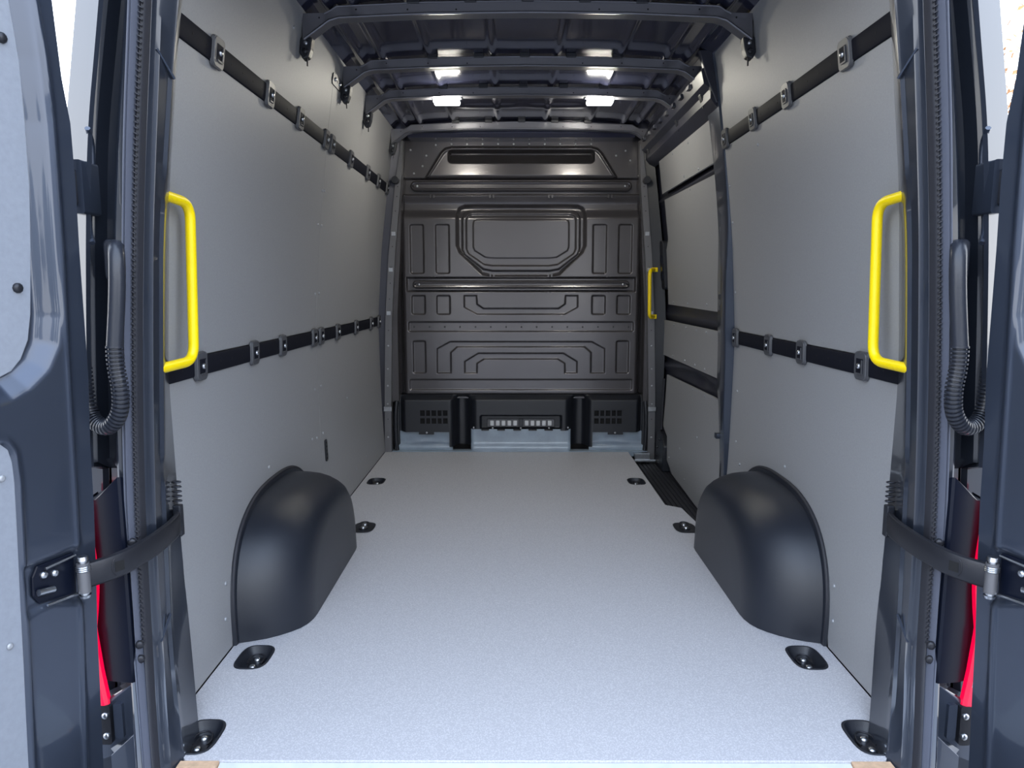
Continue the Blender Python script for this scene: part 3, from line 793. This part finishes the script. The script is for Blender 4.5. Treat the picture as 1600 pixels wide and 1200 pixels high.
for k, yb in enumerate(BOWS):
    lo = [(0, 2.023), (.35, 2.019), (.66, 2.006), (.695, 1.996), (.785, 1.934)]
    up = [(.790, 1.938), (.790, 2.022), (.712, 2.024), (.690, 2.034), (.668, 2.048), (.35, 2.062), (0, 2.066)]
    half = lo + up; P = [(x, z) for x, z in half] + [(-x, z) for x, z in reversed(half[1:-1])]
    q = MB(); yd = .050
    V0 = [(x, yb, z) for x, z in P]; V1 = [(x, yb + yd, z) for x, z in P]
    nP = len(P); cx_ = [(x, yb + .0, z) for x, z in P]
    # triangulated caps as strips between lower and upper outline
    q.loft([V0, V1], close=True)
    lo_f = [(-x, z) for x, z in reversed(lo[1:])] + lo; up_f = [(-x, z) for x, z in up[:-1]] + [(x, z) for x, z in reversed(up)]
    def interp_on(L, x): return float(np.interp(x, [p[0] for p in L], [p[1] for p in L]))
    xs_ = sorted(set([round(p[0], 4) for p in lo_f + up_f])); 
    up_s = sorted(up_f, key=lambda p: p[0])
    for yy in (yb, yb + yd): q.loft([[(x, yy, interp_on(lo_f, x)) for x in xs_], [(x, yy, interp_on(up_s, x)) for x in xs_]])
    bow = q.build('roof_bow', BOWM, CE, 30)
    # raised lip along the lower edge
    q = MB(); L = [(x, yb - .003, z + .002) for x, z in lo_f]; q.tube(L, .0045, 6); q.build('bow_lip', BOWM, bow, 60)
    q = MB(); L = [(x, yb - .001, z - .003) for x, z in up_s if abs(x) < .7895]; q.tube(L, .003, 6); q.build('bow_lip', BOWM, bow, 60)
    for x in (-.40, -.20, 0, .20, .40):
        q = MB(); zz_ = interp_on(up_s, x); q.box(x - .022, x + .022, yb - .006, yb + .04, zz_ - .006, zz_ + .014); q.build('adhesive_pad', BLACK, bow, bevel=.003)
    for x in (-.73, -.60, -.42, -.25, .25, .42, .60, .73):
        dot('bolt_hole', HOLES, (x, yb - .0002, 2.008 + (.0 if abs(x) > .7 else .027)), (0, -1, 0), bow)
    for s in (-1, 1):
        q = MB(); q.prism([(.758, 1.945), (.800, 1.945), (.806, 1.895), (.795, 1.872), (.775, 1.880), (.765, 1.905)], lambda x, z: (s * x, yb + .005, z), lambda x, z: (s * x, yb + .045, z))
        f = q.build('bow_foot', BLACK, bow, bevel=.004)
        dot('bolt', BOLTD, (s * .780, yb + .003, 1.925), (0, -1, 0), f); dot('bolt', BOLTDK, (s * .784, yb + .003, 1.898), (0, -1, 0), f)
        q = MB(); q.box(s * .778, s * .782, yb + .01, yb + .016, 1.850, 1.876); q.build('hook', DSTEEL, f)
# header joining the roof to the bulkhead
q = MB(); q.loft([[(x, 4.60, 2.012 + z_) for x in np.linspace(-.77, .77, 12)] for z_ in (0,)] + [[(x, 4.60, 2.10) for x in np.linspace(-.77, .77, 12)]])
q.loft([[(x, 4.60, 2.012) for x in np.linspace(-.70, .70, 12)], [(x, 4.62, 1.990) for x in np.linspace(-.70, .70, 12)], [(x, 4.74, 1.985) for x in np.linspace(-.70, .70, 12)]])
q.build('front_header', ROOFM, CE, 30)

# ceiling lamps hang from the fourth bow
for s, lb in ((-1, 'bright LED lamp under the roof bow, the one nearer the left wall'), (1, 'bright LED lamp under the roof bow, the one nearer the sliding door')):
    root = empty('ceiling_lamp', (s * .385, 3.79, 2.02)); tag(root, lb, 'lamp', 'LED lamps under the roof bow')
    x = s * .385
    q = MB(); q.box(x - .078, x + .078, 3.772, 3.815, 2.013, 2.0215); q.build('lamp_housing', BLACK, root, bevel=.006)
    q = MB(); q.prism(rrect(x - .064, x + .064, 1.987, 2.0125, .008), lambda a, c: (a, 3.822, c), lambda a, c: (a, 3.760, c))
    q.build('lamp_lens', LED, root, 40)

# ------------------------------------------------------------------ rear door posts
ZT = [-.3, -.1, .05, .2, .35, .5, .65, .8, 1.0, 1.2, 1.4, 1.6, 1.75, 1.95]
COLS = {
 'c1': (1.68, [-.848, -.866, -.883, -.89, -.887, -.884, -.881, -.873, -.861, -.848, -.824, -.798, -.774, -.742]),
 'c2': (1.63, [-.889, -.895, -.9, -.897, -.898, -.896, -.89, -.883, -.871, -.857, -.837, -.816, -.801, -.781]),
 'c2b': (1.62, [-.899, -.905, -.909, -.906, -.904, -.902, -.897, -.89, -.877, -.862, -.843, -.821, -.805, -.784]),
 'c3': (1.60, [-.927, -.924, -.923, -.927, -.926, -.925, -.921, -.913, -.901, -.885, -.869, -.847, -.831, -.808]),
 'c4': (1.59, [-.954, -.951, -.949, -.947, -.945, -.944, -.943, -.937, -.925, -.911, -.889, -.862, -.842, -.815]),
 'c5': (1.62, [-1.052, -1.042, -1.034, -1.026, -1.018, -1.01, -1.001, -.993, -.981, -.967, -.95, -.916, -.889, -.853]),
 'c6': (1.56, [-1.036, -1.026, -1.019, -1.012, -1.005, -.998, -.992, -.985, -.973, -.958, -.939, -.905, -.881, -.847]),
 'c7': (1.54, [-1.066, -1.055, -1.047, -1.038, -1.03, -1.023, -1.015, -1.007, -.999, -.988, -.971, -.939, -.915, -.884]),
}
zfine = np.linspace(-.35, 2.05, 97)
def colx(name):
    x = np.interp(zfine, ZT, COLS[name][1]); k = np.ones(7) / 7
    xs_ = np.convolve(np.pad(x, 3, mode='edge'), k, 'valid'); return xs_
CX_ = {k: colx(k) for k in COLS}
def cx(name, z): return float(np.interp(z, zfine, CX_[name]))
def bf(s, p, fy):
    x, y, z = p; k = (y - fy) / y
    return (-s * (-.05 + (x + .05) * k if fy else x), y - fy, z)
def rear_post(s, name, label):
    root = empty(name, (s * .92, 1.62, -.35)); tag(root, label, kind='structure')
    q = MB(); rows = []
    for z in zfine:
        a1, a2, a2b, a3, a4, a5, a6, a7 = [cx(k, z) for k in ('c1', 'c2', 'c2b', 'c3', 'c4', 'c5', 'c6', 'c7')]
        fy = .145 * float(sst((.25 - z) / .27))
        notch = .004 * (1 if 1.27 < z < 1.31 or .60 < z < .66 else 0)
        row = [(-prof(z) + .0, 1.80, z), (a1 - .012, 1.72, z), (a1 - .002 - notch, 1.690, z), (a1 - notch, 1.68, z), (a1 - .006, 1.672, z), (a2 + .006, 1.640, z), (a2, 1.634, z), (a2 - .003, 1.628, z), (a2b, 1.62, z), (a3, 1.60, z), (a3 - .004, 1.595, z), (a4 + .004, 1.588, z), (a4, 1.590, z), (a4 - .006, 1.598, z)]
        if z > .66:
            t_ = (a4 - .006); row += [(t_ - .004, 1.655, z), (a5 + .004, 1.655, z), (a5, 1.64, z), (a5 - .002, 1.618, z), (a5 - .008, 1.612, z), (a6 + .004, 1.575, z), (a6, 1.565, z), (-.05 + (a7 + .05) * 1.605 / 1.54 + .004, 1.598, z), (-.05 + (a7 + .05) * 1.61 / 1.54, 1.612, z), (-.05 + (a7 + .05) * 1.61 / 1.54, 1.69, z), (a7 - .006, 1.80, z)]
        else:
            row += [(a4 - .01, 1.655, z), (a5 + .02, 1.66, z), (a5 + .01, 1.66, z), (a5 + .005, 1.66, z), (a5, 1.66, z), (a6 - .004, 1.66, z), (a6 - .01, 1.66, z), (a7 + .004, 1.65, z), (a7, 1.65, z), (a7 - .002, 1.66, z), (a7 - .006, 1.75, z)]
        rows.append([bf(s, p, fy if i < 15 else 0) for i, p in enumerate(row)])
    q.loft(rows); q.build('post_skin', PAINTP, root, 28)
    q = MB(); q.box(s * .90, s * 1.085, 1.668, 1.672, -.1, 1.0); q.build('post_backing', PAINTP, root)
    # overlap joints in the inner flange
    for z0, ang in ((1.56, .02), (.25, -.02)):
        q = MB(); L = []
        a1 = cx('c1', z0); a2 = cx('c2', z0)
        q.tube([(-s * (a1 + .001), 1.678, z0 - ang * 1.5), (-s * (a2 + .004), 1.634, z0 + ang)], .0035, 6); q.build('joint_bead', PAINT, root, 60)
    # rubber seal: gripping strip and hollow bulb
    q = MB(); q2 = MB()
    for nm, part in (('bulb', q), ('grip', q2)):
        rows = []
        for z in zfine:
            a, b_ = cx('c2b', z), cx('c3', z); w = a - b_
            if nm == 'bulb': pr = [(.42, 1.612), (.44, 1.590), (.50, 1.574), (.60, 1.566), (.70, 1.570), (.76, 1.576), (.82, 1.570), (.92, 1.568), (1.02, 1.576), (1.08, 1.60)]
            else: pr = [(.02, 1.624), (.04, 1.600), (.14, 1.592), (.30, 1.590), (.42, 1.594), (.46, 1.612)]
            fy = .145 * float(sst((.25 - z) / .27))
            rows.append([bf(s, (a - w * f, y, z), fy) for f, y in pr])
        part.loft(rows)
    q.build('seal_bulb', RUB, root, 50); q2.build('seal_grip', RUBD, root, 50)
    q = MB(); z = -.3
    while z < 1.95:
        a, b_ = cx('c2b', z), cx('c3', z); w = a - b_
        x0, x1 = -s * (a - w * .08), -s * (a - w * .34)
        if z < .25: z += .0115; continue
        q.add([(x0, 1.591, z), (x1, 1.588, z + .004), (x1, 1.588, z + .008), (x0, 1.591, z + .004), (x0, 1.586, z + .001), (x1, 1.583, z + .005), (x1, 1.583, z + .007), (x0, 1.586, z + .003)], [(4, 5, 6, 7), (0, 1, 5, 4), (2, 3, 7, 6), (0, 3, 7, 4), (1, 2, 6, 5)])
        z += .0115
    o = q.build('seal_teeth', RUBD, root); o['kind'] = 'stuff'
    # sealant smear below the rain channel and upper hinge
    q = MB(); P = smoothpath([(-s * cx('c6', 1.40), 1.562, 1.40), (-s * (cx('c5', 1.37) + .002), 1.60, 1.37), (-s * (cx('c5', 1.30) - .002), 1.60, 1.28), (-s * (cx('c5', 1.2) - .006), 1.60, 1.20), (-s * (cx('c6', 1.17) + .008), 1.575, 1.165)], 2)
    q.tube(P, .006, 6); q.build('sealant_bead', PAINT, root, 60)
    q = MB(); x0, x1 = cx('c6', 1.28) - .028, cx('c6', 1.28) + .003
    q.prism(rrect(x0, x1, 1.225, 1.335, .006, 3), lambda x, z: (-s * x, 1.61, z), lambda x, z: (-s * x, 1.548, z)); hb = q.build('hinge_bracket', PAINT, root, 40)
    q = MB(); q.prism(rrect(x0 + .002, x1 - .012, 1.240, 1.315, .008, 3), lambda x, z: (-s * x, 1.549, z), lambda x, z: (-s * x, 1.538, z)); q.build('hinge_plate', DSTEEL, hb, 40)
    for z in (1.258, 1.295): dot('bolt', BOLTD, (-s * (x0 + .009), 1.538, z), (0, -1, 0), hb)
    # panel under the lamp: sloped shoulder, hinge plate and slots
    def zone(zt_c, zt_in, zt_out, zb, yc, m, nm):
        q = MB()
        lo = [(-.900, 1.605), (-.926, yc), (-.990, 1.560), (-1.04, 1.562), (-1.04, 1.64), (-.900, 1.64)]
        top = [zt_in, zt_c, zt_out, zt_out - .02, zt_out - .02, zt_in]
        V = [(-s * -x if False else s * -(-x) if False else (-s) * x, y, zb) for x, y in lo] + [((-s) * x, y, t_) for (x, y), t_ in zip(lo, top)]
        F = [(0, 1, 2, 3, 4, 5), (6, 7, 8, 9, 10, 11)] + [(i, (i + 1) % 6, 6 + (i + 1) % 6, 6 + i) for i in range(6)]
        q.add(V, F); return q.build(nm, m, root, 25, bevel=.004)
    zone(.168, .166, .118, -.06, 1.562, PAINT, 'lower_corner_panel')
    zone(.050, .052, -.01, -.5, 1.548, PAINT, 'bumper_corner')
    q = MB(); q.prism(rrect(-.972, -.952, .035, .120, .004, 2), lambda x, z: (-s * x, 1.565, z), lambda x, z: (-s * x, 1.552, z)); q.build('slot_edge', PAINT, root, 40)
    hp = MB(); hp.prism(rrect(-1.005, -.978, .022, .118, .006, 3), lambda x, z: (-s * x, 1.562, z), lambda x, z: (-s * x, 1.548, z)); hpo = hp.build('hinge_plate', DSTEEL, root, 40)
    for z in (.045, .095): dot('bolt', BOLTD, (-s * -.988 if False else (-s) * -.988, 1.548, z), (0, -1, 0), hpo)
    for z in (.135, .035):
        dot('rubber_grommet', BOLTDK, ((-s) * -.911, 1.580, z), (0.3 * s * -1, -1, 0), root)
    return root
rear_post(-1, 'trim_6', 'glossy dark rear door post with grey rubber seal, on the left of the opening')
rear_post(1, 'trim_7', 'glossy dark rear door post with grey rubber seal, on the right of the opening')
# lintel above the rear doorway (above the frame of the picture)
q = MB(); q.prism([(1.56, 1.99), (1.80, 2.00), (1.80, 2.19), (1.50, 2.19)], lambda y, z: (-.9, y, z), lambda y, z: (.9, y, z))
tag(q.build('trim_8', PAINT, None, bevel=.01), 'dark painted lintel above the rear doorway', kind='structure')

# ------------------------------------------------------------------ tail lamps
def tail_lamp(s, label):
    root = empty('tail_lamp', (s * .95, 1.57, .15)); tag(root, label, 'tail lamp')
    def X(x): return (-s) * x
    zs = np.linspace(.17, .655, 24); q = MB(); rows = []
    for z in zs:
        xi = cx('c3', z) + .004
        top = max(0, (z - .60) / .055)
        rows.append([(X(xi), 1.640, z), (X(xi), 1.592, z - .012 * top), (X(-.921), 1.560, z), (X(-.926), 1.556, z), (X(-.972), 1.562, z - .045 * min(1, top + .0)), (X(-.985), 1.566, z - .055 * min(1, top)), (X(-1.01), 1.575, z - .06 * min(1, top)), (X(-1.02), 1.64, z - .06 * min(1, top))])
    q.loft(rows); q.add(rows[0], [tuple(range(8))]); q.add(rows[-1], [tuple(range(8))])
    q.build('lamp_housing', GLOSSB, root, 25)
    ZL = [.117, .20, .30, .345, .40, .46, .52, .585, .605]; XL = [-.982, -.993, -1.002, -.995, -.989, -.990, -.994, -.999, -1.006]
    q = MB(); rows = []
    for z in np.linspace(.117, .605, 30):
        xr = float(np.interp(z, ZL, XL)) - 0.0
        rows.append([(X(xr), 1.566, z), (X(xr - .001), 1.555, z), (X(xr - .008), 1.549, z), (X(-1.03), 1.549, z), (X(-1.045), 1.575, z), (X(-1.045), 1.62, z)])
    q.loft(rows); q.add(rows[0], [tuple(range(6))]); q.add(rows[-1], [tuple(range(6))])
    q.build('red_lens', RED, root, 30)
    q = MB(); q.prism([(-.9985, .165), (-1.03, .165), (-1.03, .29), (-1.005, .29)], lambda x, z: (X(x), 1.5495, z), lambda x, z: (X(x), 1.547, z)); w = q.build('reversing_lens', WHL, root); w['label'] = 'clear reversing lens'
    for z in (.50, .255, .22): dot('bolt', BOLTDK, (X(-.912), 1.574, z), (-s * .3, -1, 0), root)
    return root
tail_lamp(-1, 'black housing with a red tail lamp sliver beside the left rear post')
tail_lamp(1, 'black housing with a wider red tail lamp sliver beside the right rear post')

# ------------------------------------------------------------------ rear doors
A = R(19)
TS = ([-.42, .016, .166, .314, .457, .599, .74, .877, 1.013, 1.146, 1.276, 1.403, 1.488, 1.643, 1.85], [.030, .013, .007, .002, -.007, -.014, -.017, -.025, -.026, -.027, -.030, -.029, -.017, -.008, .03])
TR = ([-.42, .047, .334, .614, .884, 1.144, 1.395, 1.514, 1.628, 1.85], [.085, .057, .042, .031, .024, .015, .012, .016, .030, .07])
def door_pt(s, t_, z, nn):
    """t along the door from its hinge edge, nn towards the cargo-bay side"""
    x = -.955 - math.sin(A) * t_ + math.cos(A) * nn; y = 1.50 - math.cos(A) * t_ - math.sin(A) * nn
    return ((-s) * x, y, z)
def rear_door(s, name, label):
    root = empty(name, door_pt(s, .4, -.35, 0)); tag(root, label, kind='structure')
    def fn(U, Z):
        ts = np.interp(Z, *TS); T = ts + U * (.78 - ts); tr = np.interp(Z, *TR); h = np.zeros_like(T)
        # outer flange set back, then the rise with a rolled bright edge
        h += -.008 * (1 - sst((T - tr + .010) / .018))
        h += .005 * np.exp(-((T - tr) / .007) ** 2)
        # window surround: sloped recess with rounded lower corner
        rec = [(.075, 1.85), (.039, 1.624), (.029, 1.51), (.023, 1.39), (.026, 1.14), (.027, 1.015), (.037, .951), (.065, .902), (.108, .869), (.149, .853), (.18, .850), (.60, .850), (.67, .88), (.70, .95), (.71, 1.85)]
        d = sdf_poly(T, Z, rec); h += -.028 * sst((-d) / .048)
        # lower lining rim
        d2 = sdf_poly(T, Z, [(.70, -.25), (.70, .79), (.19, .795), (.165, .785), (.150, .76), (.147, .70), (.152, .589), (.158, .461), (.163, .331), (.168, .225), (.172, .132), (.185, -.25)]); h += .006 * np.exp(-((d2 + .004) / .006) ** 2) - .008 * sst((-d2 - .008) / .008)
        # check-strap pocket
        pk_ = [(.030, .526), (.158, .526), (.158, .430), (.105, .436), (.030, .405)]
        h += -.010 * sst((.5 - sdf_poly(T, Z, pk_) / .014) + 0) * (1 - .0)
        # seam bead low on the door
        X = -.955 - math.sin(A) * T + math.cos(A) * h; Y = 1.50 - math.cos(A) * T - math.sin(A) * h
        return (-s) * X, Y, Z
    U = np.concatenate([np.linspace(0, .32, 60), np.linspace(.34, 1, 34)])
    grid('door_skin', U, arange2(-.42, 1.85, .007), fn, PAINT, root)
    # outer skin and edge
    q = MB(); rows = []
    for z in np.linspace(-.42, 1.85, 30):
        ts = float(np.interp(z, *TS)); rows.append([door_pt(s, ts, z, -.022), door_pt(s, ts + .004, z, -.030), door_pt(s, ts + .03, z, -.07), door_pt(s, .78, z, -.07), door_pt(s, .785, z, -.03), door_pt(s, .78, z, -.0)])
    q.loft(rows); q.add(rows[-1], [tuple(range(6))]); q.add(rows[0], [tuple(range(6))]); q.build('outer_skin', PAINT, root, 30)
    # linings
    up = [(.072, 1.615), (.060, 1.50), (.059, 1.387), (.061, 1.266), (.070, 1.142), (.082, 1.018), (.092, .968), (.110, .932), (.131, .911), (.158, .900), (.60, .902), (.64, .93), (.66, 1.0), (.66, 1.72), (.64, 1.78), (.13, 1.78), (.10, 1.75), (.084, 1.68)]
    q = MB(); q.prism(up, lambda t_, z: door_pt(s, t_, z, -.030), lambda t_, z: door_pt(s, t_, z, -.020)); lo_ = q.build('upper_lining', DPLY, root, bevel=.002)
    for t_, z in ((.093, 1.532), (.105, 1.070)): dot('rivet', BOLTDK, door_pt(s, t_, z, -.020), (-s * -math.cos(A) if False else -s * math.cos(A), -math.sin(A), 0), lo_)
    q = MB(); q.prism([(.165 if False else t_, z) for t_, z in ([(.69, -.24), (.69, .78), (.20, .783), (.178, .778), (.165, .765), (.159, .74), (.158, .70), (.162, .589), (.168, .461), (.173, .331), (.178, .225), (.182, .132), (.195, -.24)])], lambda t_, z: door_pt(s, t_, z, -.012), lambda t_, z: door_pt(s, t_, z, -.001)); ll = q.build('lower_lining', DPLY, root, bevel=.002)
    for t_, z in ((.183, .714), (.198, .386)): dot('rivet', SCREWD, door_pt(s, t_, z, 0.0), (-s * math.cos(A), -math.sin(A), 0), ll)
    # check-strap bracket
    nv = (-s * math.cos(A), -math.sin(A), 0)
    q = MB(); q.prism([(.045, .520), (.128, .520), (.140, .500), (.142, .462), (.128, .440), (.045, .428)], lambda t_, z: door_pt(s, t_, z, -.010), lambda t_, z: door_pt(s, t_, z, -.004)); br = q.build('strap_bracket', GLOSSB, root, bevel=.003)
    for t_, z in ((.116, .497), (.092, .492)): dot('bolt', BOLTD, door_pt(s, t_, z, -.004), nv, br)
    q = MB(); q.tube([door_pt(s, .135, .468, .004), door_pt(s, .102, .463, .004)], .007, 8); q.build('catch', STEEL, br, 50)
    q = MB(); q.tube([door_pt(s, .050, .516, .006), door_pt(s, .118, .512, .006)], .0028, 6); q.tube([door_pt(s, .050, .432, .006), door_pt(s, .12, .436, .006)], .0028, 6); q.build('spring_wire', STEEL, br, 50)
    return root
rear_door(-1, 'door_1', 'left rear door swung fully open, dark painted with pale grey linings')
rear_door(1, 'door_2', 'right rear door swung fully open, dark painted with pale grey linings')

# ------------------------------------------------------------------ door check straps
def strap(s, label):
    root = empty('door_check_strap', ((-s) * -.93, 1.47, .47)); tag(root, label, 'strap')
    P = smoothpath([((-s) * x, y, z) for x, y, z in [(-.946, 1.455, .470), (-.918, 1.485, .472), (-.893, 1.525, .476), (-.876, 1.590, .483), (-.870, 1.640, .488), (-.870, 1.680, .491), (-.874, 1.715, .493), (-.884, 1.740, .494), (-.900, 1.750, .494)]], 3)
    q = MB(); rows = []; n_ = len(P)
    for i, p in enumerate(P):
        d = (P[min(i + 1, n_ - 1)] - P[max(i - 1, 0)]).normalized(); nrm = Vector((d.y, -d.x, 0)).normalized() * (1 if s > 0 else -1) * -1
        h = .0275
        rows.append([p + nrm * a + Vector((0, 0, b_)) for a, b_ in ((.004, -h + .003), (.006, -h + .008), (.006, h - .008), (.004, h - .002), (0, h), (-.006, h), (-.006, -h), (0, -h))])
    q.loft(rows, close=True); q.add(rows[0], [tuple(range(8))]); q.add(rows[-1], [tuple(range(8))])
    q.build('strap_band', DSTEEL, root, 35)
    # hinge pin at the door
    x, y = (-s) * -.951, 1.450
    q = MB(); q.tube([(x, y, .436), (x, y, .500)], .0125, 14); pn = q.build('pin_sleeve', STRIP, root, 50)
    q = MB(); q.tube([(x, y, .500), (x, y, .505), (x, y, .506), (x, y, .514)], .012, 14, rr=[.0085, .0085, .012, .010]); q.build('pin_head', STEEL, pn, 50)
    q = MB(); q.tube([(x, y, .424), (x, y, .430), (x, y, .431), (x, y, .437)], .012, 14, rr=[.010, .012, .0085, .0085]); q.build('pin_head', STEEL, pn, 50)
    for k in range(3):
        q = MB(); q.tube([(x + .0132 * math.cos(a), y + .0132 * math.sin(a), .492 - k * .004) for a in np.linspace(0, 6.28, 18)], .0016, 5); q.build('spring_coil', STEEL, pn, 50)
    # square hole and half-round embossing
    i = int(n_ * .22); p = P[i]; d = (P[i + 1] - P[i - 1]).normalized(); dn = Vector((d.x, d.y, 0)).normalized()
    nr = Vector((dn.y, -dn.x, 0)); 
    if nr.y > 0: nr = -nr
    def at(a, c, off): return p + dn * a + Vector((0, 0, c)) + nr * off
    q = MB(); q.prism([(-.010, -.011), (.010, -.011), (.010, .011), (-.010, .011)], lambda a, c: at(a, c, .0055), lambda a, c: at(a, c, .0066)); q.build('square_hole', HOLE, root)
    q = MB(); L = [at(-.010 - .006 * math.sin(th), -.018 * math.cos(th), .0062) for th in np.linspace(0, math.pi, 12)]; q.tube(L, .0012, 6); q.build('embossed_ring', DSTEEL, root, 50)
    # pivot chain at the post
    xb = (-s) * -.886
    q = MB(); q.box(xb - .010, xb + .010, 1.735, 1.755, .455, .535); q.build('pivot_block', BLACK, root, bevel=.003)
    q = MB()
    for k in range(5): q.tube([(xb + .011 * math.cos(a), 1.745 + .006 * math.sin(a), .545 + k * .012) for a in np.linspace(0, 6.28, 10)], .002, 5)
    q.build('pivot_spring', DSTEEL, root, 50)
strap(-1, 'curved black steel check strap joining the left rear door to its post')
strap(1, 'curved black steel check strap joining the right rear door to its post')

# ------------------------------------------------------------------ cable hoses
def hose(s, label):
    root = empty('cable_hose', ((-s) * -.90, 1.55, 1.15)); tag(root, label, 'hose')
    q = MB(); P = smoothpath([((-s) * x, y, z) for x, y, z in [(-.922, 1.612, 1.150), (-.905, 1.580, 1.160), (-.890, 1.552, 1.150), (-.884, 1.540, 1.115), (-.886, 1.535, 1.05), (-.897, 1.532, .945)]], 3)
    q.tube(P, .0165, 16); q.build('hose_sleeve', HOSE, root, 50)
    q = MB(); q.tube([P[0] + Vector((-s * -.0, .018, 0)), P[0], P[1], P[2]], .02, 16, rr=[.024, .024, .021, .020]); q.build('socket_collar', HOSE, root, 50)
    q = MB(); xx = (-s) * -.938
    q.prism(rrect(-.940, -.905, 1.085, 1.175, .012, 3), lambda x, z: ((-s) * x, 1.640, z), lambda x, z: ((-s) * x, 1.590, z)); q.build('socket_block', HOSE, root, 40, bevel=.004)
    Q = smoothpath([((-s) * x, y, z) for x, y, z in [(-.897, 1.532, .948), (-.897, 1.531, .90), (-.889, 1.53, .855), (-.896, 1.535, .800), (-.935, 1.55, .762), (-.980, 1.57, .780), (-.992, 1.575, .83), (-.996, 1.58, .90)]], 4)
    # resample evenly and give it rings
    L = [0]
    for a, b_ in zip(Q[:-1], Q[1:]): L.append(L[-1] + (b_ - a).length)
    tot = L[-1]; n_ = 420; pts = []; rr_ = []
    for i in range(n_):
        d = tot * i / (n_ - 1); k = max(j for j in range(len(L)) if L[j] <= d + 1e-9); k = min(k, len(Q) - 2)
        f = (d - L[k]) / max(1e-9, L[k + 1] - L[k]); pts.append(Q[k].lerp(Q[k + 1], f))
        rr_.append(.0158 + .0022 * (1 if (i % 10) < 6 else -1))
    q = MB(); q.tube(pts, .016, 14, rr=rr_); q.build('corrugated_hose', HOSE, root, 40)
hose(-1, 'black corrugated cable hose looping from the left rear post to its door')
hose(1, 'black corrugated cable hose looping from the right rear post to its door')

# ------------------------------------------------------------------ grab handles
def handle(s, P, r, label):
    root = empty('grab_handle', P[0]); tag(root, label, 'handle')
    q = MB(); q.tube(round_path(P, .042), r, 16); q.build('handle_bar', YEL, root, 60)
    return root
def round_path(P, rad, seg=7):
    P = [Vector(p) for p in P]; out = [P[0]]
    for a, b_, c in zip(P[:-2], P[1:-1], P[2:]):
        u = (a - b_).normalized(); v = (c - b_).normalized(); r_ = min(rad, (a - b_).length * .45, (c - b_).length * .45)
        p0, p1 = b_ + u * r_, b_ + v * r_
        for i in range(seg + 1):
            t_ = i / seg; out.append(p0 * (1 - t_) ** 2 + b_ * 2 * t_ * (1 - t_) + p1 * t_ ** 2)
    out.append(P[-1]); return out
for s, lb in ((-1, 'large yellow grab handle on the left rear post'), (1, 'large yellow grab handle on the right rear post')):
    h = handle(s, [((-s) * x, y, z) for x, y, z in [(-.868, 1.682, 1.288), (-.852, 1.835, 1.277), (-.860, 1.825, .888), (-.880, 1.682, .882)]], .0125, lb)
h = handle(1, [(.845, 4.650, 1.185), (.800, 4.56, 1.180), (.805, 4.56, .885), (.850, 4.650, .888)], .011, 'small yellow grab handle on the corner strip beside the bulkhead')
for z in (1.185, .888):
    q = MB(); q.box(.828, .868, 4.643, 4.6535, z - .014, z + .014); q.build('handle_foot', YEL, h, bevel=.003)
